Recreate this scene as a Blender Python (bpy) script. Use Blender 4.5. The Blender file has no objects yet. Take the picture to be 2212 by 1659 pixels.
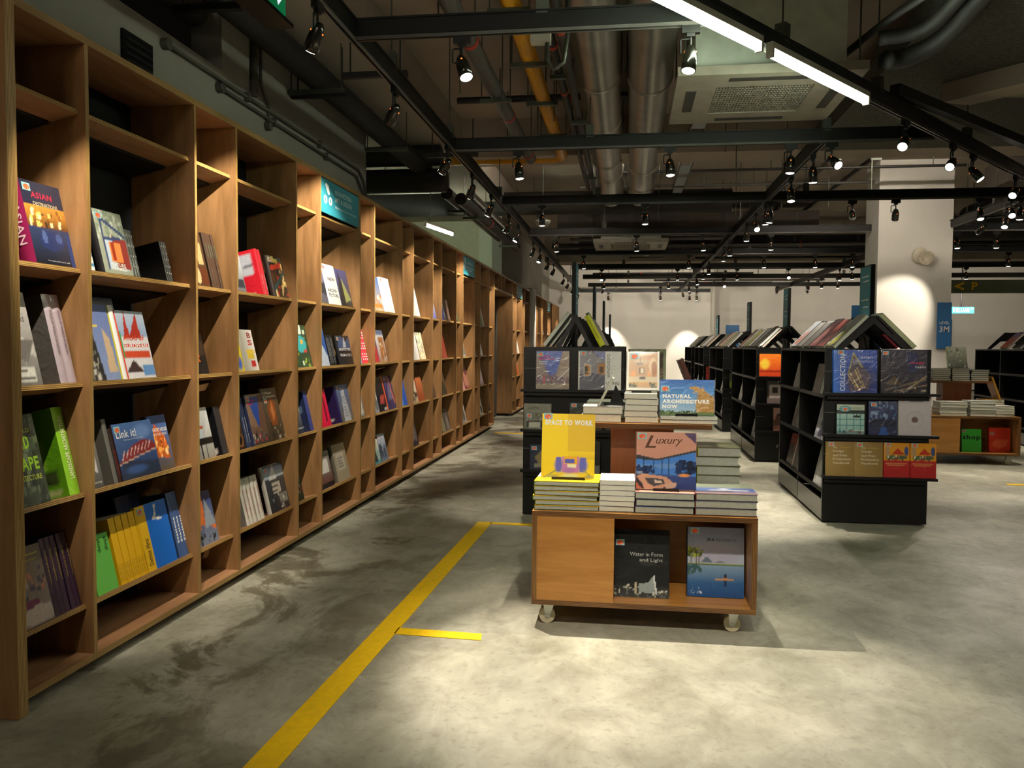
import bpy, math, random
import numpy as np
from mathutils import Matrix, Vector, Euler
random.seed(5)
R = math.radians
SC = bpy.context.scene
COL = SC.collection

# ------------------------------------------------------------------ camera, world, exposure
FPX = 1790.0
cd = bpy.data.cameras.new('camera')
cd.sensor_fit = 'HORIZONTAL'; cd.sensor_width = 36.0
cd.lens = FPX / 2212.0 * 36.0
cd.clip_start = 0.05; cd.clip_end = 120
cam = bpy.data.objects.new('camera', cd); COL.objects.link(cam)
_y, _p, _r = R(7.9), R(2.7), R(0.4)
_fw = Vector((-math.sin(_y)*math.cos(_p), math.cos(_y)*math.cos(_p), -math.sin(_p)))
_rt = Vector((math.cos(_y), math.sin(_y), 0.0)); _up = _rt.cross(_fw)
_r2 = _rt*math.cos(_r)+_up*math.sin(_r); _u2 = -_rt*math.sin(_r)+_up*math.cos(_r)
_m = Matrix.Identity(4)
for i in range(3):
    _m[i][0] = _r2[i]; _m[i][1] = _u2[i]; _m[i][2] = -_fw[i]
_m[2][3] = 1.35
cam.matrix_world = _m
SC.camera = cam
w = bpy.data.worlds.new('world'); SC.world = w; w.use_nodes = True
w.node_tree.nodes['Background'].inputs[0].default_value = (0.9, 0.95, 0.85, 1)
w.node_tree.nodes['Background'].inputs[1].default_value = 0.035
SC.view_settings.view_transform = 'Standard'; SC.view_settings.look = 'None'
SC.view_settings.gamma = 1.0; SC.view_settings.use_curve_mapping = False
SC.view_settings.exposure = 0.1
SC.cycles.max_bounces = 6; SC.cycles.diffuse_bounces = 4; SC.cycles.glossy_bounces = 3
SC.cycles.sample_clamp_indirect = 4.0
SPOT_W = 150.0         # watts of one track spotlight
TUBE_E = 62.0          # emission of the fluorescent tubes

# ------------------------------------------------------------------ materials
def lin(h):
    if not isinstance(h, str): return h
    v = [int(h[i:i+2], 16)/255 for i in (0, 2, 4)]
    return tuple(c/12.92 if c <= 0.04045 else ((c+0.055)/1.055)**2.4 for c in v)
MATS = {}
def mat(name, color='808080', rough=0.5, metal=0.0, var=0.12, scale=8.0, bump=0.0, coat=0.0, emit=None, estr=0.0, spec=0.5):
    if name in MATS: return MATS[name]
    m = bpy.data.materials.new(name); m.use_nodes = True; nt = m.node_tree; N = nt.nodes; L = nt.links
    b = N['Principled BSDF']; c = lin(color)
    tc = N.new('ShaderNodeTexCoord'); nz = N.new('ShaderNodeTexNoise')
    nz.inputs['Scale'].default_value = scale; nz.inputs['Detail'].default_value = 4
    L.new(tc.outputs['Object'], nz.inputs['Vector'])
    rp = N.new('ShaderNodeValToRGB')
    rp.color_ramp.elements[0].position = 0.3; rp.color_ramp.elements[1].position = 0.7
    rp.color_ramp.elements[0].color = (*[max(0, v*(1-var)) for v in c], 1)
    rp.color_ramp.elements[1].color = (*[min(1, v*(1+var)) for v in c], 1)
    L.new(nz.outputs['Fac'], rp.inputs['Fac']); L.new(rp.outputs['Color'], b.inputs['Base Color'])
    b.inputs['Roughness'].default_value = rough; b.inputs['Metallic'].default_value = metal
    b.inputs['Coat Weight'].default_value = coat; b.inputs['Specular IOR Level'].default_value = spec
    if bump:
        bp = N.new('ShaderNodeBump'); bp.inputs['Strength'].default_value = bump; bp.inputs['Distance'].default_value = 0.01
        L.new(nz.outputs['Fac'], bp.inputs['Height']); L.new(bp.outputs['Normal'], b.inputs['Normal'])
    if emit:
        b.inputs['Emission Color'].default_value = (*lin(emit), 1); b.inputs['Emission Strength'].default_value = estr
    MATS[name] = m; return m

def wood(name, axis, c1, c2, rough=0.42, stripes=None):
    """plywood; axis = grain direction in object space; stripes = axis across the visible plies of an edge"""
    m = bpy.data.materials.new(name); m.use_nodes = True; nt = m.node_tree; N = nt.nodes; L = nt.links
    b = N['Principled BSDF']; tc = N.new('ShaderNodeTexCoord'); mp = N.new('ShaderNodeMapping')
    L.new(tc.outputs['Object'], mp.inputs['Vector'])
    s = [9.0, 9.0, 9.0]; s[axis] = 1.1
    mp.inputs['Scale'].default_value = s
    n1 = N.new('ShaderNodeTexNoise'); n1.inputs['Scale'].default_value = 1.6; n1.inputs['Detail'].default_value = 7
    n1.inputs['Distortion'].default_value = 0.8
    L.new(mp.outputs['Vector'], n1.inputs['Vector'])
    rp = N.new('ShaderNodeValToRGB'); e = rp.color_ramp.elements
    e[0].position = 0.3; e[0].color = (*lin(c1), 1); e[1].position = 0.72; e[1].color = (*lin(c2), 1)
    L.new(n1.outputs['Fac'], rp.inputs['Fac'])
    n2 = N.new('ShaderNodeTexNoise'); n2.inputs['Scale'].default_value = 12.0; n2.inputs['Detail'].default_value = 3
    L.new(mp.outputs['Vector'], n2.inputs['Vector'])
    mx = N.new('ShaderNodeMixRGB'); mx.blend_type = 'MULTIPLY'; mx.inputs['Fac'].default_value = 0.28
    L.new(rp.outputs['Color'], mx.inputs[1]); L.new(n2.outputs['Fac'], mx.inputs[2])
    out = mx.outputs['Color']
    if stripes is not None:
        sp = N.new('ShaderNodeSeparateXYZ'); L.new(tc.outputs['Object'], sp.inputs[0])
        ml = N.new('ShaderNodeMath'); ml.operation = 'MULTIPLY'; ml.inputs[1].default_value = 2*math.pi/0.0068
        L.new(sp.outputs[stripes], ml.inputs[0])
        sn = N.new('ShaderNodeMath'); sn.operation = 'SINE'; L.new(ml.outputs[0], sn.inputs[0])
        r2 = N.new('ShaderNodeValToRGB'); r2.color_ramp.elements[0].position = 0.25; r2.color_ramp.elements[1].position = 0.6
        r2.color_ramp.elements[0].color = (0.30, 0.24, 0.18, 1); r2.color_ramp.elements[1].color = (1, 1, 1, 1)
        L.new(sn.outputs[0], r2.inputs['Fac'])
        m2 = N.new('ShaderNodeMixRGB'); m2.blend_type = 'MULTIPLY'; m2.inputs['Fac'].default_value = 0.9
        L.new(out, m2.inputs[1]); L.new(r2.outputs['Color'], m2.inputs[2]); out = m2.outputs['Color']
    L.new(out, b.inputs['Base Color']); b.inputs['Roughness'].default_value = rough
    MATS[name] = m; return m

PLY_Z = wood('plywood_upright', 2, '8f6940', 'ba8c5c')
PLY_Y = wood('plywood_long', 1, '9c6f4c', 'c09068')
PLY_X = wood('plywood_cross', 0, 'a36c2c', 'c38d46')
EDGE_Y = wood('plywood_edge_upright', 2, 'b8924e', 'e0bb74', stripes='Y')
EDGE_Z = wood('plywood_edge_flat', 1, 'b8924e', 'e0bb74', stripes='Z')
BROWN = wood('brown_veneer', 2, '7d4620', '96582c')
BLACK = mat('black_metal', '0b0b0b', 0.42, 0.0, spec=0.35)
BLACKB = mat('black_backing', '0a0a0a', 0.6, spec=0.2)
TRACKM = mat('black_track', '0b0c0a', 0.45, spec=0.3)
PLINTH = mat('grey_plinth', '55524e', 0.28, 0.2)
PAGES = mat('page_paper', 'cfd0bf', 0.75, var=0.06, scale=60)
PAGESG = mat('page_paper_grey', 'a4a899', 0.6, var=0.1, scale=50)
WHITE = mat('white_plaster', 'dcd8ce', 0.8, var=0.04, scale=2)
GREYW = mat('grey_plaster', '96948a', 0.85, var=0.07, scale=1.5)
SLAB = mat('concrete_soffit', 'a89c8e', 0.9, var=0.1, scale=1.2)
SLABD = mat('sprayed_soffit', '4e4e45', 0.95, var=0.45, scale=45, bump=0.4)
BEAMG = mat('painted_beam', '8a8f80', 0.85, var=0.08, scale=2)
DUCT = mat('galvanised_steel', 'b3b0a8', 0.3, 0.9, var=0.12, scale=5)
DARKDUCT = mat('dark_insulation', '211f1c', 0.65, var=0.2)
PIPEB = mat('black_pipe', '14120f', 0.5)
PIPEG = mat('grey_pipe', '4b4843', 0.55)
YELPIPE = mat('yellow_pipe', 'c98a08', 0.35, var=0.08)
REDM = mat('red_band', 'b0301c', 0.5)
RODM = mat('threaded_rod', '4d5148', 0.4, 0.6)
CONDUIT = mat('conduit_grey', '4c4c43', 0.6)
GALV = mat('white_enamel', 'b9b6a6', 0.45)
CASTER = mat('caster_zinc', 'c8cbc4', 0.3, 0.7)
WHEEL = mat('caster_wheel', 'bdb493', 0.5)
CHROME = mat('chrome', 'c0c0c0', 0.15, 1.0)
LENS = mat('lamp_glow', 'ffffff', 0.3, emit='fff8ea', estr=9.0)
LENSDIM = mat('lamp_glow_soft', 'ffffff', 0.3, emit='fff4de', estr=3.0)
SLOT = mat('lamp_vent_glow', 'ff9a50', 0.4, emit='ff8030', estr=1.6)
TUBE = mat('tube_glow', 'ffffff', 0.4, emit='f0ffe2', estr=TUBE_E)
TUBE2 = mat('tube_glow_added', 'ffffff', 0.4, emit='fff2e0', estr=150.0)
YELLOW = mat('yellow_paint', 'f2c400', 0.5, var=0.07, scale=30)
TEAL = mat('teal_sign', '2f8a9a', 0.45, var=0.05)
BLUES = mat('blue_sign', '2b6ba5', 0.5, var=0.05)
LETTER = mat('white_lettering', 'e8ecec', 0.5, var=0.02)

def floor_mat():
    m = bpy.data.materials.new('polished_concrete'); m.use_nodes = True; nt = m.node_tree; N = nt.nodes; L = nt.links
    b = N['Principled BSDF']; tc = N.new('ShaderNodeTexCoord')
    def nz(sc, det, dist=0.0, stretch=None, rough=0.55):
        n = N.new('ShaderNodeTexNoise'); n.inputs['Scale'].default_value = sc; n.inputs['Detail'].default_value = det
        n.inputs['Distortion'].default_value = dist; n.inputs['Roughness'].default_value = rough
        if stretch:
            mp = N.new('ShaderNodeMapping'); mp.inputs['Scale'].default_value = stretch; mp.inputs['Location'].default_value = (3.1, 1.7, 0)
            L.new(tc.outputs['Object'], mp.inputs[0]); L.new(mp.outputs[0], n.inputs['Vector'])
        else: L.new(tc.outputs['Object'], n.inputs['Vector'])
        return n
    def ramp(src, p0, c0, p1, c1):
        r = N.new('ShaderNodeValToRGB'); e = r.color_ramp.elements
        e[0].position = p0; e[0].color = (*c0, 1); e[1].position = p1; e[1].color = (*c1, 1)
        L.new(src, r.inputs['Fac']); return r.outputs['Color']
    def mix(mode, fac, a, c):
        x = N.new('ShaderNodeMixRGB'); x.blend_type = mode
        if isinstance(fac, float): x.inputs['Fac'].default_value = fac
        else: L.new(fac, x.inputs['Fac'])
        L.new(a, x.inputs[1]); L.new(c, x.inputs[2]); return x.outputs['Color']
    base = ramp(nz(0.9, 8, 0.6).outputs['Fac'], 0.3, lin('8f8f80'), 0.7, lin('bbb9a8'))
    cloud = ramp(nz(3.2, 10, 0.6, (1, 0.8, 1), 0.68).outputs['Fac'], 0.32, (0.62, 0.6, 0.55), 0.62, (1, 1, 1))
    c = mix('MULTIPLY', 0.8, base, cloud)
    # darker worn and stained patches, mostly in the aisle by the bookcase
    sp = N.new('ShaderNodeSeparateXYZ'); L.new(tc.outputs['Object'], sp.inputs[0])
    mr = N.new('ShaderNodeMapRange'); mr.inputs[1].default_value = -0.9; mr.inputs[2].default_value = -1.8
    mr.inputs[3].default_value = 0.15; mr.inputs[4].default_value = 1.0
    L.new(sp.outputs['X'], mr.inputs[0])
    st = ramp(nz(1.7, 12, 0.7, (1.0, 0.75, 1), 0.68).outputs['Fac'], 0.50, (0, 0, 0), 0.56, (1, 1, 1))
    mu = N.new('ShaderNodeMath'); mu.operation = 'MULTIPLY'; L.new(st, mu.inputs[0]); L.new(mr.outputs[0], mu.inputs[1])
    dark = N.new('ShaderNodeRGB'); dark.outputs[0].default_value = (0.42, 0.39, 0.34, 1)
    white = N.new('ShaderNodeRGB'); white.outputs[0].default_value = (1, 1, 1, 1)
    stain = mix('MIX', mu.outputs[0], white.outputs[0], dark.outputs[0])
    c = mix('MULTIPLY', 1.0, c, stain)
    mot = ramp(nz(5.5, 10, 0.9, (1, 0.7, 1), 0.7).outputs['Fac'], 0.36, (0.66, 0.64, 0.6), 0.6, (1.05, 1.05, 1.05))
    c = mix('MULTIPLY', 0.7, c, mot)
    speck = ramp(nz(26, 3).outputs['Fac'], 0.34, (0.55, 0.53, 0.48), 0.42, (1, 1, 1))
    c = mix('MULTIPLY', 0.35, c, speck)
    L.new(c, b.inputs['Base Color'])
    rr = ramp(nz(2.1, 6).outputs['Fac'], 0.3, (0.36,)*3, 0.7, (0.62,)*3)
    L.new(rr, b.inputs['Roughness']); b.inputs['Specular IOR Level'].default_value = 0.45
    bp = N.new('ShaderNodeBump'); bp.inputs['Strength'].default_value = 0.06; bp.inputs['Distance'].default_value = 0.01
    L.new(nz(9, 8).outputs['Fac'], bp.inputs['Height']); L.new(bp.outputs['Normal'], b.inputs['Normal'])
    return m
FLOORM = floor_mat()

def print_mat(name, rough, coat, bump):
    m = bpy.data.materials.new(name); m.use_nodes = True; nt = m.node_tree; N = nt.nodes; L = nt.links
    b = N['Principled BSDF']; a = N.new('ShaderNodeAttribute'); a.attribute_name = 'Col'
    L.new(a.outputs['Color'], b.inputs['Base Color'])
    b.inputs['Roughness'].default_value = rough; b.inputs['Coat Weight'].default_value = coat
    b.inputs['Coat Roughness'].default_value = 0.12
    tc = N.new('ShaderNodeTexCoord'); nz = N.new('ShaderNodeTexNoise'); nz.inputs['Scale'].default_value = 14
    nz.inputs['Detail'].default_value = 3; nz.inputs['Distortion'].default_value = 1.5
    L.new(tc.outputs['Object'], nz.inputs['Vector'])
    bp = N.new('ShaderNodeBump'); bp.inputs['Strength'].default_value = bump; bp.inputs['Distance'].default_value = 0.01
    L.new(nz.outputs['Fac'], bp.inputs['Height']); L.new(bp.outputs['Normal'], b.inputs['Normal'])
    if coat: L.new(bp.outputs['Normal'], b.inputs['Coat Normal'])
    return m
PRINT = print_mat('printed_cover', 0.42, 0.15, 0.05)
WRAP = print_mat('shrink_wrapped_cover', 0.34, 0.45, 0.4)

# ------------------------------------------------------------------ mesh collecting
class MB:
    def __init__(s): s.v = []; s.f = []; s.mi = []; s.sm = []; s.col = []
    def add(s, vs, fs, mi=0, smooth=False, col=None):
        o = len(s.v); s.v += [tuple(p) for p in vs]
        for f in fs: s.f.append(tuple(o+i for i in f)); s.mi.append(mi); s.sm.append(smooth)
        s.col += [col or (0.5, 0.5, 0.5)]*len(vs) if not (isinstance(col, list)) else col
        return s
    def box(s, x0, x1, y0, y1, z0, z1, mi=0, M=None, col=None, faces=None):
        vs = [Vector((x, y, z)) for x in (x0, x1) for y in (y0, y1) for z in (z0, z1)]
        if M is not None: vs = [M @ p for p in vs]
        F = [(0, 1, 3, 2), (4, 6, 7, 5), (0, 4, 5, 1), (2, 3, 7, 6), (0, 2, 6, 4), (1, 5, 7, 3)]  # -x +x -y +y -z +z
        if isinstance(mi, (list, tuple)):
            o = len(s.v); s.v += [tuple(p) for p in vs]; s.col += [col or (0.5,)*3]*8
            for f, k in zip(F, mi): s.f.append(tuple(o+i for i in f)); s.mi.append(k); s.sm.append(False)
        else:
            if col is not None:
                for f in F: s.add([vs[i] for i in f], [(0, 1, 2, 3)], mi, False, col)
            else: s.add(vs, F, mi)
        return s
    def cyl(s, p0, p1, r0, r1=None, n=16, mi=0, caps=True):
        p0 = Vector(p0); p1 = Vector(p1); r1 = r0 if r1 is None else r1
        d = (p1-p0).normalized(); a = d.orthogonal().normalized(); b = d.cross(a)
        vs = []
        for p, r in ((p0, r0), (p1, r1)):
            for i in range(n):
                t = 2*math.pi*i/n; vs.append(p+a*math.cos(t)*r+b*math.sin(t)*r)
        s.add(vs, [(i, (i+1) % n, n+(i+1) % n, n+i) for i in range(n)], mi, n > 6)
        if caps:
            s.add(vs[:n], [tuple(reversed(range(n)))], mi); s.add(vs[n:], [tuple(range(n))], mi)
        return s
    def lathe(s, prof, n=20, mi=0, M=None):
        vs = [];
        for r, z in prof:
            for i in range(n):
                t = 2*math.pi*i/n; p = Vector((r*math.cos(t), r*math.sin(t), z)); vs.append(M @ p if M is not None else p)
        fs = []
        for k in range(len(prof)-1):
            for i in range(n): fs.append((k*n+i, k*n+(i+1) % n, (k+1)*n+(i+1) % n, (k+1)*n+i))
        return s.add(vs, fs, mi, True)
    def tube(s, pts, r, n=10, mi=0):
        P = [Vector(p) for p in pts]; vs = []; up = None
        for i, p in enumerate(P):
            d = (P[min(i+1, len(P)-1)]-P[max(i-1, 0)]).normalized()
            a = (up - d*up.dot(d)).normalized() if up is not None else d.orthogonal().normalized()
            up = a; b = d.cross(a)
            for k in range(n):
                t = 2*math.pi*k/n; vs.append(p+(a*math.cos(t)+b*math.sin(t))*r)
        fs = [(j*n+k, j*n+(k+1) % n, (j+1)*n+(k+1) % n, (j+1)*n+k) for j in range(len(P)-1) for k in range(n)]
        fs += [tuple(reversed(range(n))), tuple(range((len(P)-1)*n, len(P)*n))]
        return s.add(vs, fs, mi, True)
    def prism(s, poly, axis, a0, a1, mi=0, M=None):
        """poly in the two other axes, extruded along axis"""
        n = len(poly); vs = []
        for a in (a0, a1):
            for p in poly:
                q = {0: (a, p[0], p[1]), 1: (p[0], a, p[1]), 2: (p[0], p[1], a)}[axis]; q = Vector(q)
                vs.append(M @ q if M is not None else q)
        fs = [(i, (i+1) % n, n+(i+1) % n, n+i) for i in range(n)]+[tuple(reversed(range(n))), tuple(range(n, 2*n))]
        return s.add(vs, fs, mi)
    def build(s, name, mats, parent=None, color=False, loc=None):
        me = bpy.data.meshes.new(name); me.from_pydata(s.v, [], s.f)
        if not isinstance(mats, (list, tuple)): mats = [mats]
        for m in mats: me.materials.append(m)
        me.polygons.foreach_set('material_index', s.mi); me.polygons.foreach_set('use_smooth', s.sm)
        if color:
            at = me.color_attributes.new('Col', 'FLOAT_COLOR', 'POINT')
            a = np.ones((len(s.v), 4), dtype=np.float32); a[:, :3] = np.array(s.col, dtype=np.float32)
            at.data.foreach_set('color', a.ravel())
        me.update(); me.validate()
        o = bpy.data.objects.new(name, me); COL.objects.link(o)
        if parent is not None: o.parent = parent
        if loc is not None: o.location = loc
        return o

LABELS = {}
def tag(o, label, cat, group=None, kind=None):
    o['label'] = label; o['category'] = cat
    if group: o['group'] = group
    if kind: o['kind'] = kind
    LABELS.setdefault(label, []).append(o.name)
    return o
def thing(name, label, cat, M=None, group=None):
    o = bpy.data.objects.new(name, None); COL.objects.link(o); o.empty_display_size = 0.1
    if M is not None: o.matrix_world = M if isinstance(M, Matrix) else Matrix.Translation(M)
    return tag(o, label, cat, group)
def struct(name, mb, m):
    o = mb.build(name, m); o['kind'] = 'structure'; return o
KIDS = {}
def copy_tree(o, parent=None):
    c = o.copy(); COL.objects.link(c)
    if parent is not None: c.parent = parent
    for ch in list(o.children): copy_tree(ch, c)
    return c
ORD = ['first', 'second', 'third', 'fourth', 'fifth', 'sixth', 'seventh', 'eighth', 'ninth', 'tenth', 'eleventh', 'twelfth',
       'thirteenth', 'fourteenth', 'fifteenth', 'sixteenth', 'seventeenth', 'eighteenth', 'nineteenth', 'twentieth']
ORD += ['twenty-first', 'twenty-second', 'twenty-third']
def ordn(i): return ORD[i]
NUM = ['no', 'one', 'two', 'three', 'four', 'five', 'six', 'seven', 'eight', 'nine', 'ten', 'eleven', 'twelve', 'thirteen', 'fourteen']

# ------------------------------------------------------------------ lettering
_txt = {}
def text_mesh(s, bold=0.0, shear=0.0):
    k = (s, bold, shear)
    if k in _txt: return _txt[k]
    c = bpy.data.curves.new('lettering', 'FONT'); c.body = s; c.size = 1.0; c.offset = bold; c.shear = shear
    c.resolution_u = 2; c.fill_mode = 'FRONT'; c.space_character = 1.0 + bold*4; c.space_line = 0.86
    o = bpy.data.objects.new('lettering', c)
    me = bpy.data.meshes.new_from_object(o); bpy.data.objects.remove(o); bpy.data.curves.remove(c)
    vs = [tuple(v.co) for v in me.vertices]; fs = [tuple(p.vertices) for p in me.polygons]; bpy.data.meshes.remove(me)
    if not vs: vs = [(0, 0, 0)]
    x0 = min(v[0] for v in vs); x1 = max(v[0] for v in vs); y0 = min(v[1] for v in vs); y1 = max(v[1] for v in vs)
    _txt[k] = (vs, fs, x0, x1, y0, y1); return _txt[k]
def put_text(mb, s, M, w=None, h=None, bold=0.0, shear=0.0, mi=0, col=None):
    """M maps the lettering plane (x along, y up, z out); the text's lower left corner goes to the origin, scaled to w x h"""
    vs, fs, x0, x1, y0, y1 = text_mesh(s, bold, shear)
    W = max(x1-x0, 1e-4); H = max(y1-y0, 1e-4)
    if w is None: w = W*h/H
    if h is None: h = H*w/W
    mb.add([M @ Vector(((v[0]-x0)/W*w, (v[1]-y0)/H*h, 0)) for v in vs], fs, mi, False, col)
XZ = Matrix(((1, 0, 0, 0), (0, 0, -1, 0), (0, 1, 0, 0), (0, 0, 0, 1)))           # x right, y up, facing -y
LETM = {}
def letmat(c):
    if c not in LETM: LETM[c] = mat('ink_'+c, c, 0.5, var=0.03)
    return LETM[c]

# ------------------------------------------------------------------ cover pictures
def art(gx, gy, ops, seed=1):
    rs = np.random.RandomState(seed)
    u, v = np.meshgrid(np.linspace(0, 1, gx+1), np.linspace(0, 1, gy+1))
    c = np.zeros((gy+1, gx+1, 3))
    L = lambda h: np.array(lin(h))
    def paint(mask, col): c[mask] = col
    for op in ops:
        k = op[0]
        if k == 'f': c[:] = L(op[1])
        elif k == 'g':   # vertical gradient between v0 and v1
            v0, v1 = (op[3], op[4]) if len(op) > 3 else (0, 1)
            t = np.clip((v-v0)/(v1-v0), 0, 1)[..., None]; m = (v >= v0) & (v <= v1)
            c[m] = (L(op[1])*(1-t)+L(op[2])*t)[m]
        elif k == 'h':
            t = u[..., None]; c[:] = L(op[1])*(1-t)+L(op[2])*t
        elif k == 'r': paint((u >= op[1]) & (v >= op[2]) & (u <= op[3]) & (v <= op[4]), L(op[5]))
        elif k == 'e': paint(((u-op[1])/op[3])**2+((v-op[2])/op[4])**2 <= 1, L(op[5]))
        elif k == 'p':
            pts = op[1]; ins = np.zeros(u.shape, bool); j = len(pts)-1
            for i in range(len(pts)):
                xi, yi = pts[i]; xj, yj = pts[j]
                cr = ((yi > v) != (yj > v)) & (u < (xj-xi)*(v-yi)/((yj-yi) if abs(yj-yi) > 1e-9 else 1e-9)+xi)
                ins ^= cr; j = i
            paint(ins, L(op[2]))
        elif k == 'b':   # soft blurred spot
            d = ((u-op[1])/op[3])**2+((v-op[2])/op[4])**2; a = np.clip(1.3-d, 0, 1)[..., None]; c[:] = c*(1-a)+L(op[5])*a
        elif k == 'k':   # small bars in a rectangle
            x0, y0, x1, y1, n, col = op[1:7]
            for q in range(n):
                a = y0+(y1-y0)*q/n; paint((v >= a) & (v <= a+(y1-y0)/n*0.45) & (u >= x0) & (u <= x0+(x1-x0)*rs.uniform(0.6, 1)), L(col))
        elif k == 'd':   # scattered dabs
            x0, y0, x1, y1, n, cols = op[1:7]; sz = op[7] if len(op) > 7 else 0.05
            for q in range(n):
                cx = rs.uniform(x0, x1); cy = rs.uniform(y0, y1)
                paint((abs(u-cx) < sz*rs.uniform(0.3, 1)) & (abs(v-cy) < sz*rs.uniform(0.3, 1)), L(cols[rs.randint(len(cols))]))
        elif k == 'l':   # slanted line
            x0, y0, x1, y1, wd, col = op[1:7]
            dx, dy = x1-x0, y1-y0; t = np.clip(((u-x0)*dx+(v-y0)*dy)/(dx*dx+dy*dy), 0, 1)
            paint((u-x0-t*dx)**2+(v-y0-t*dy)**2 <= wd*wd, L(col))
        elif k == 'n': c *= 1+rs.uniform(-op[1], op[1], c.shape[:2])[..., None]
    return np.clip(c, 0, 1)

def photo(seed, pal, sky=None):
    """a made-up building photograph in the colours of pal"""
    rs = random.Random(seed); o = [('g', pal[0], pal[1])]
    for q in range(4):
        x = rs.uniform(0, .7); y = rs.uniform(.0, .25); o.append(('r', x, y, x+rs.uniform(.15, .4), y+rs.uniform(.15, .5), pal[rs.randrange(len(pal))]))
    x = rs.uniform(.1, .6); o.append(('p', [(x-.3, .05), (x+.35, .12), (x+.3, .55), (x, .7)], pal[rs.randrange(2, len(pal)) if len(pal) > 2 else 0]))
    o.append(('d', 0, .02, 1, .5, 14, pal)); o.append(('n', .12)); return o

def book_meshes(w, h, t, ops=None, spine='303030', back=None, texts=(), grid=None, wrap=False, hard=True, pages=None, sticker=False, seed=1,
                spine_text=None, simple=False, backart=None):
    """parts of a book: local x across the cover, y away from the reader, z up; spine at x=0, front cover at y=0"""
    sp = lin(spine); bk = lin(back or spine); fr = lin(ops) if isinstance(ops, str) else None
    ov = 0.003 if hard else 0.0; b = 0.0025
    m = MB()
    # boards: front (picture), back and rounded spine
    if fr is None:
        gx, gy = grid or (14, 18)
        c = art(gx, gy, ops, seed); vs = []; cols = []
        for j in range(gy+1):
            for i in range(gx+1): vs.append((w*i/gx, 0, h*j/gy)); cols.append(tuple(c[j, i]))
        fs = [(j*(gx+1)+i, j*(gx+1)+i+1, (j+1)*(gx+1)+i+1, (j+1)*(gx+1)+i) for j in range(gy) for i in range(gx)]
        m.add(vs, fs, 0, False, cols); ec = tuple(c[gy//2, gx])
    else:
        m.add([(0, 0, 0), (w, 0, 0), (w, 0, h), (0, 0, h)], [(0, 1, 2, 3)], 0, False, fr); ec = fr
    for f in ([(0, b, 0), (0, b, h), (w, b, h), (w, b, 0)], [(w, 0, 0), (w, b, 0), (w, b, h), (w, 0, h)], [(0, 0, h), (w, 0, h), (w, b, h), (0, b, h)], [(0, 0, 0), (0, b, 0), (w, b, 0), (w, 0, 0)]):
        m.add(f, [(0, 1, 2, 3)], 0, False, ec)
    if backart is not None:
        gx, gy = 12, 18; c = art(gx, gy, backart, seed); vs = []; cols = []
        for j in range(gy+1):
            for i in range(gx+1): vs.append((w*(1-i/gx), t, h*j/gy)); cols.append(tuple(c[j, i]))
        m.add(vs, [(j*(gx+1)+i, j*(gx+1)+i+1, (j+1)*(gx+1)+i+1, (j+1)*(gx+1)+i) for j in range(gy) for i in range(gx)], 0, False, cols)
    else:
        m.add([(w, t, 0), (0, t, 0), (0, t, h), (w, t, h)], [(0, 1, 2, 3)], 0, False, bk)
    for f in ([(w, t-b, 0), (0, t-b, 0), (0, t-b, h), (w, t-b, h)][::-1], [(w, t-b, 0), (w, t, 0), (w, t, h), (w, t-b, h)], [(0, t-b, h), (w, t-b, h), (w, t, h), (0, t, h)]):
        m.add(f, [(0, 1, 2, 3)], 0, False, bk)
    bow = min(0.006, t*0.15) if hard else 0.0; k = 5; vs = []
    for z in (0, h):
        for i in range(k+1):
            a = i/k; vs.append((-bow*math.sin(math.pi*a), t*a, z))
    m.add(vs, [(i+1, i, k+1+i, k+2+i) for i in range(k)], 0, k > 1 and hard, sp)
    m.add([(0.003, 0, 0), (0.003, t, 0), (0.003, t, h), (0.003, 0, h)], [(0, 1, 2, 3)], 0, False, sp)
    for z in (0.0, h): m.add([(0, 0, z), (0.004, 0, z), (0.004, t, z), (0, t, z)], [(0, 1, 2, 3)], 0, False, sp)
    pm = MB(); pm.box(0.003, w-ov*1.2-0.0005, b, t-b, ov, h-ov)
    return m, pm

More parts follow.
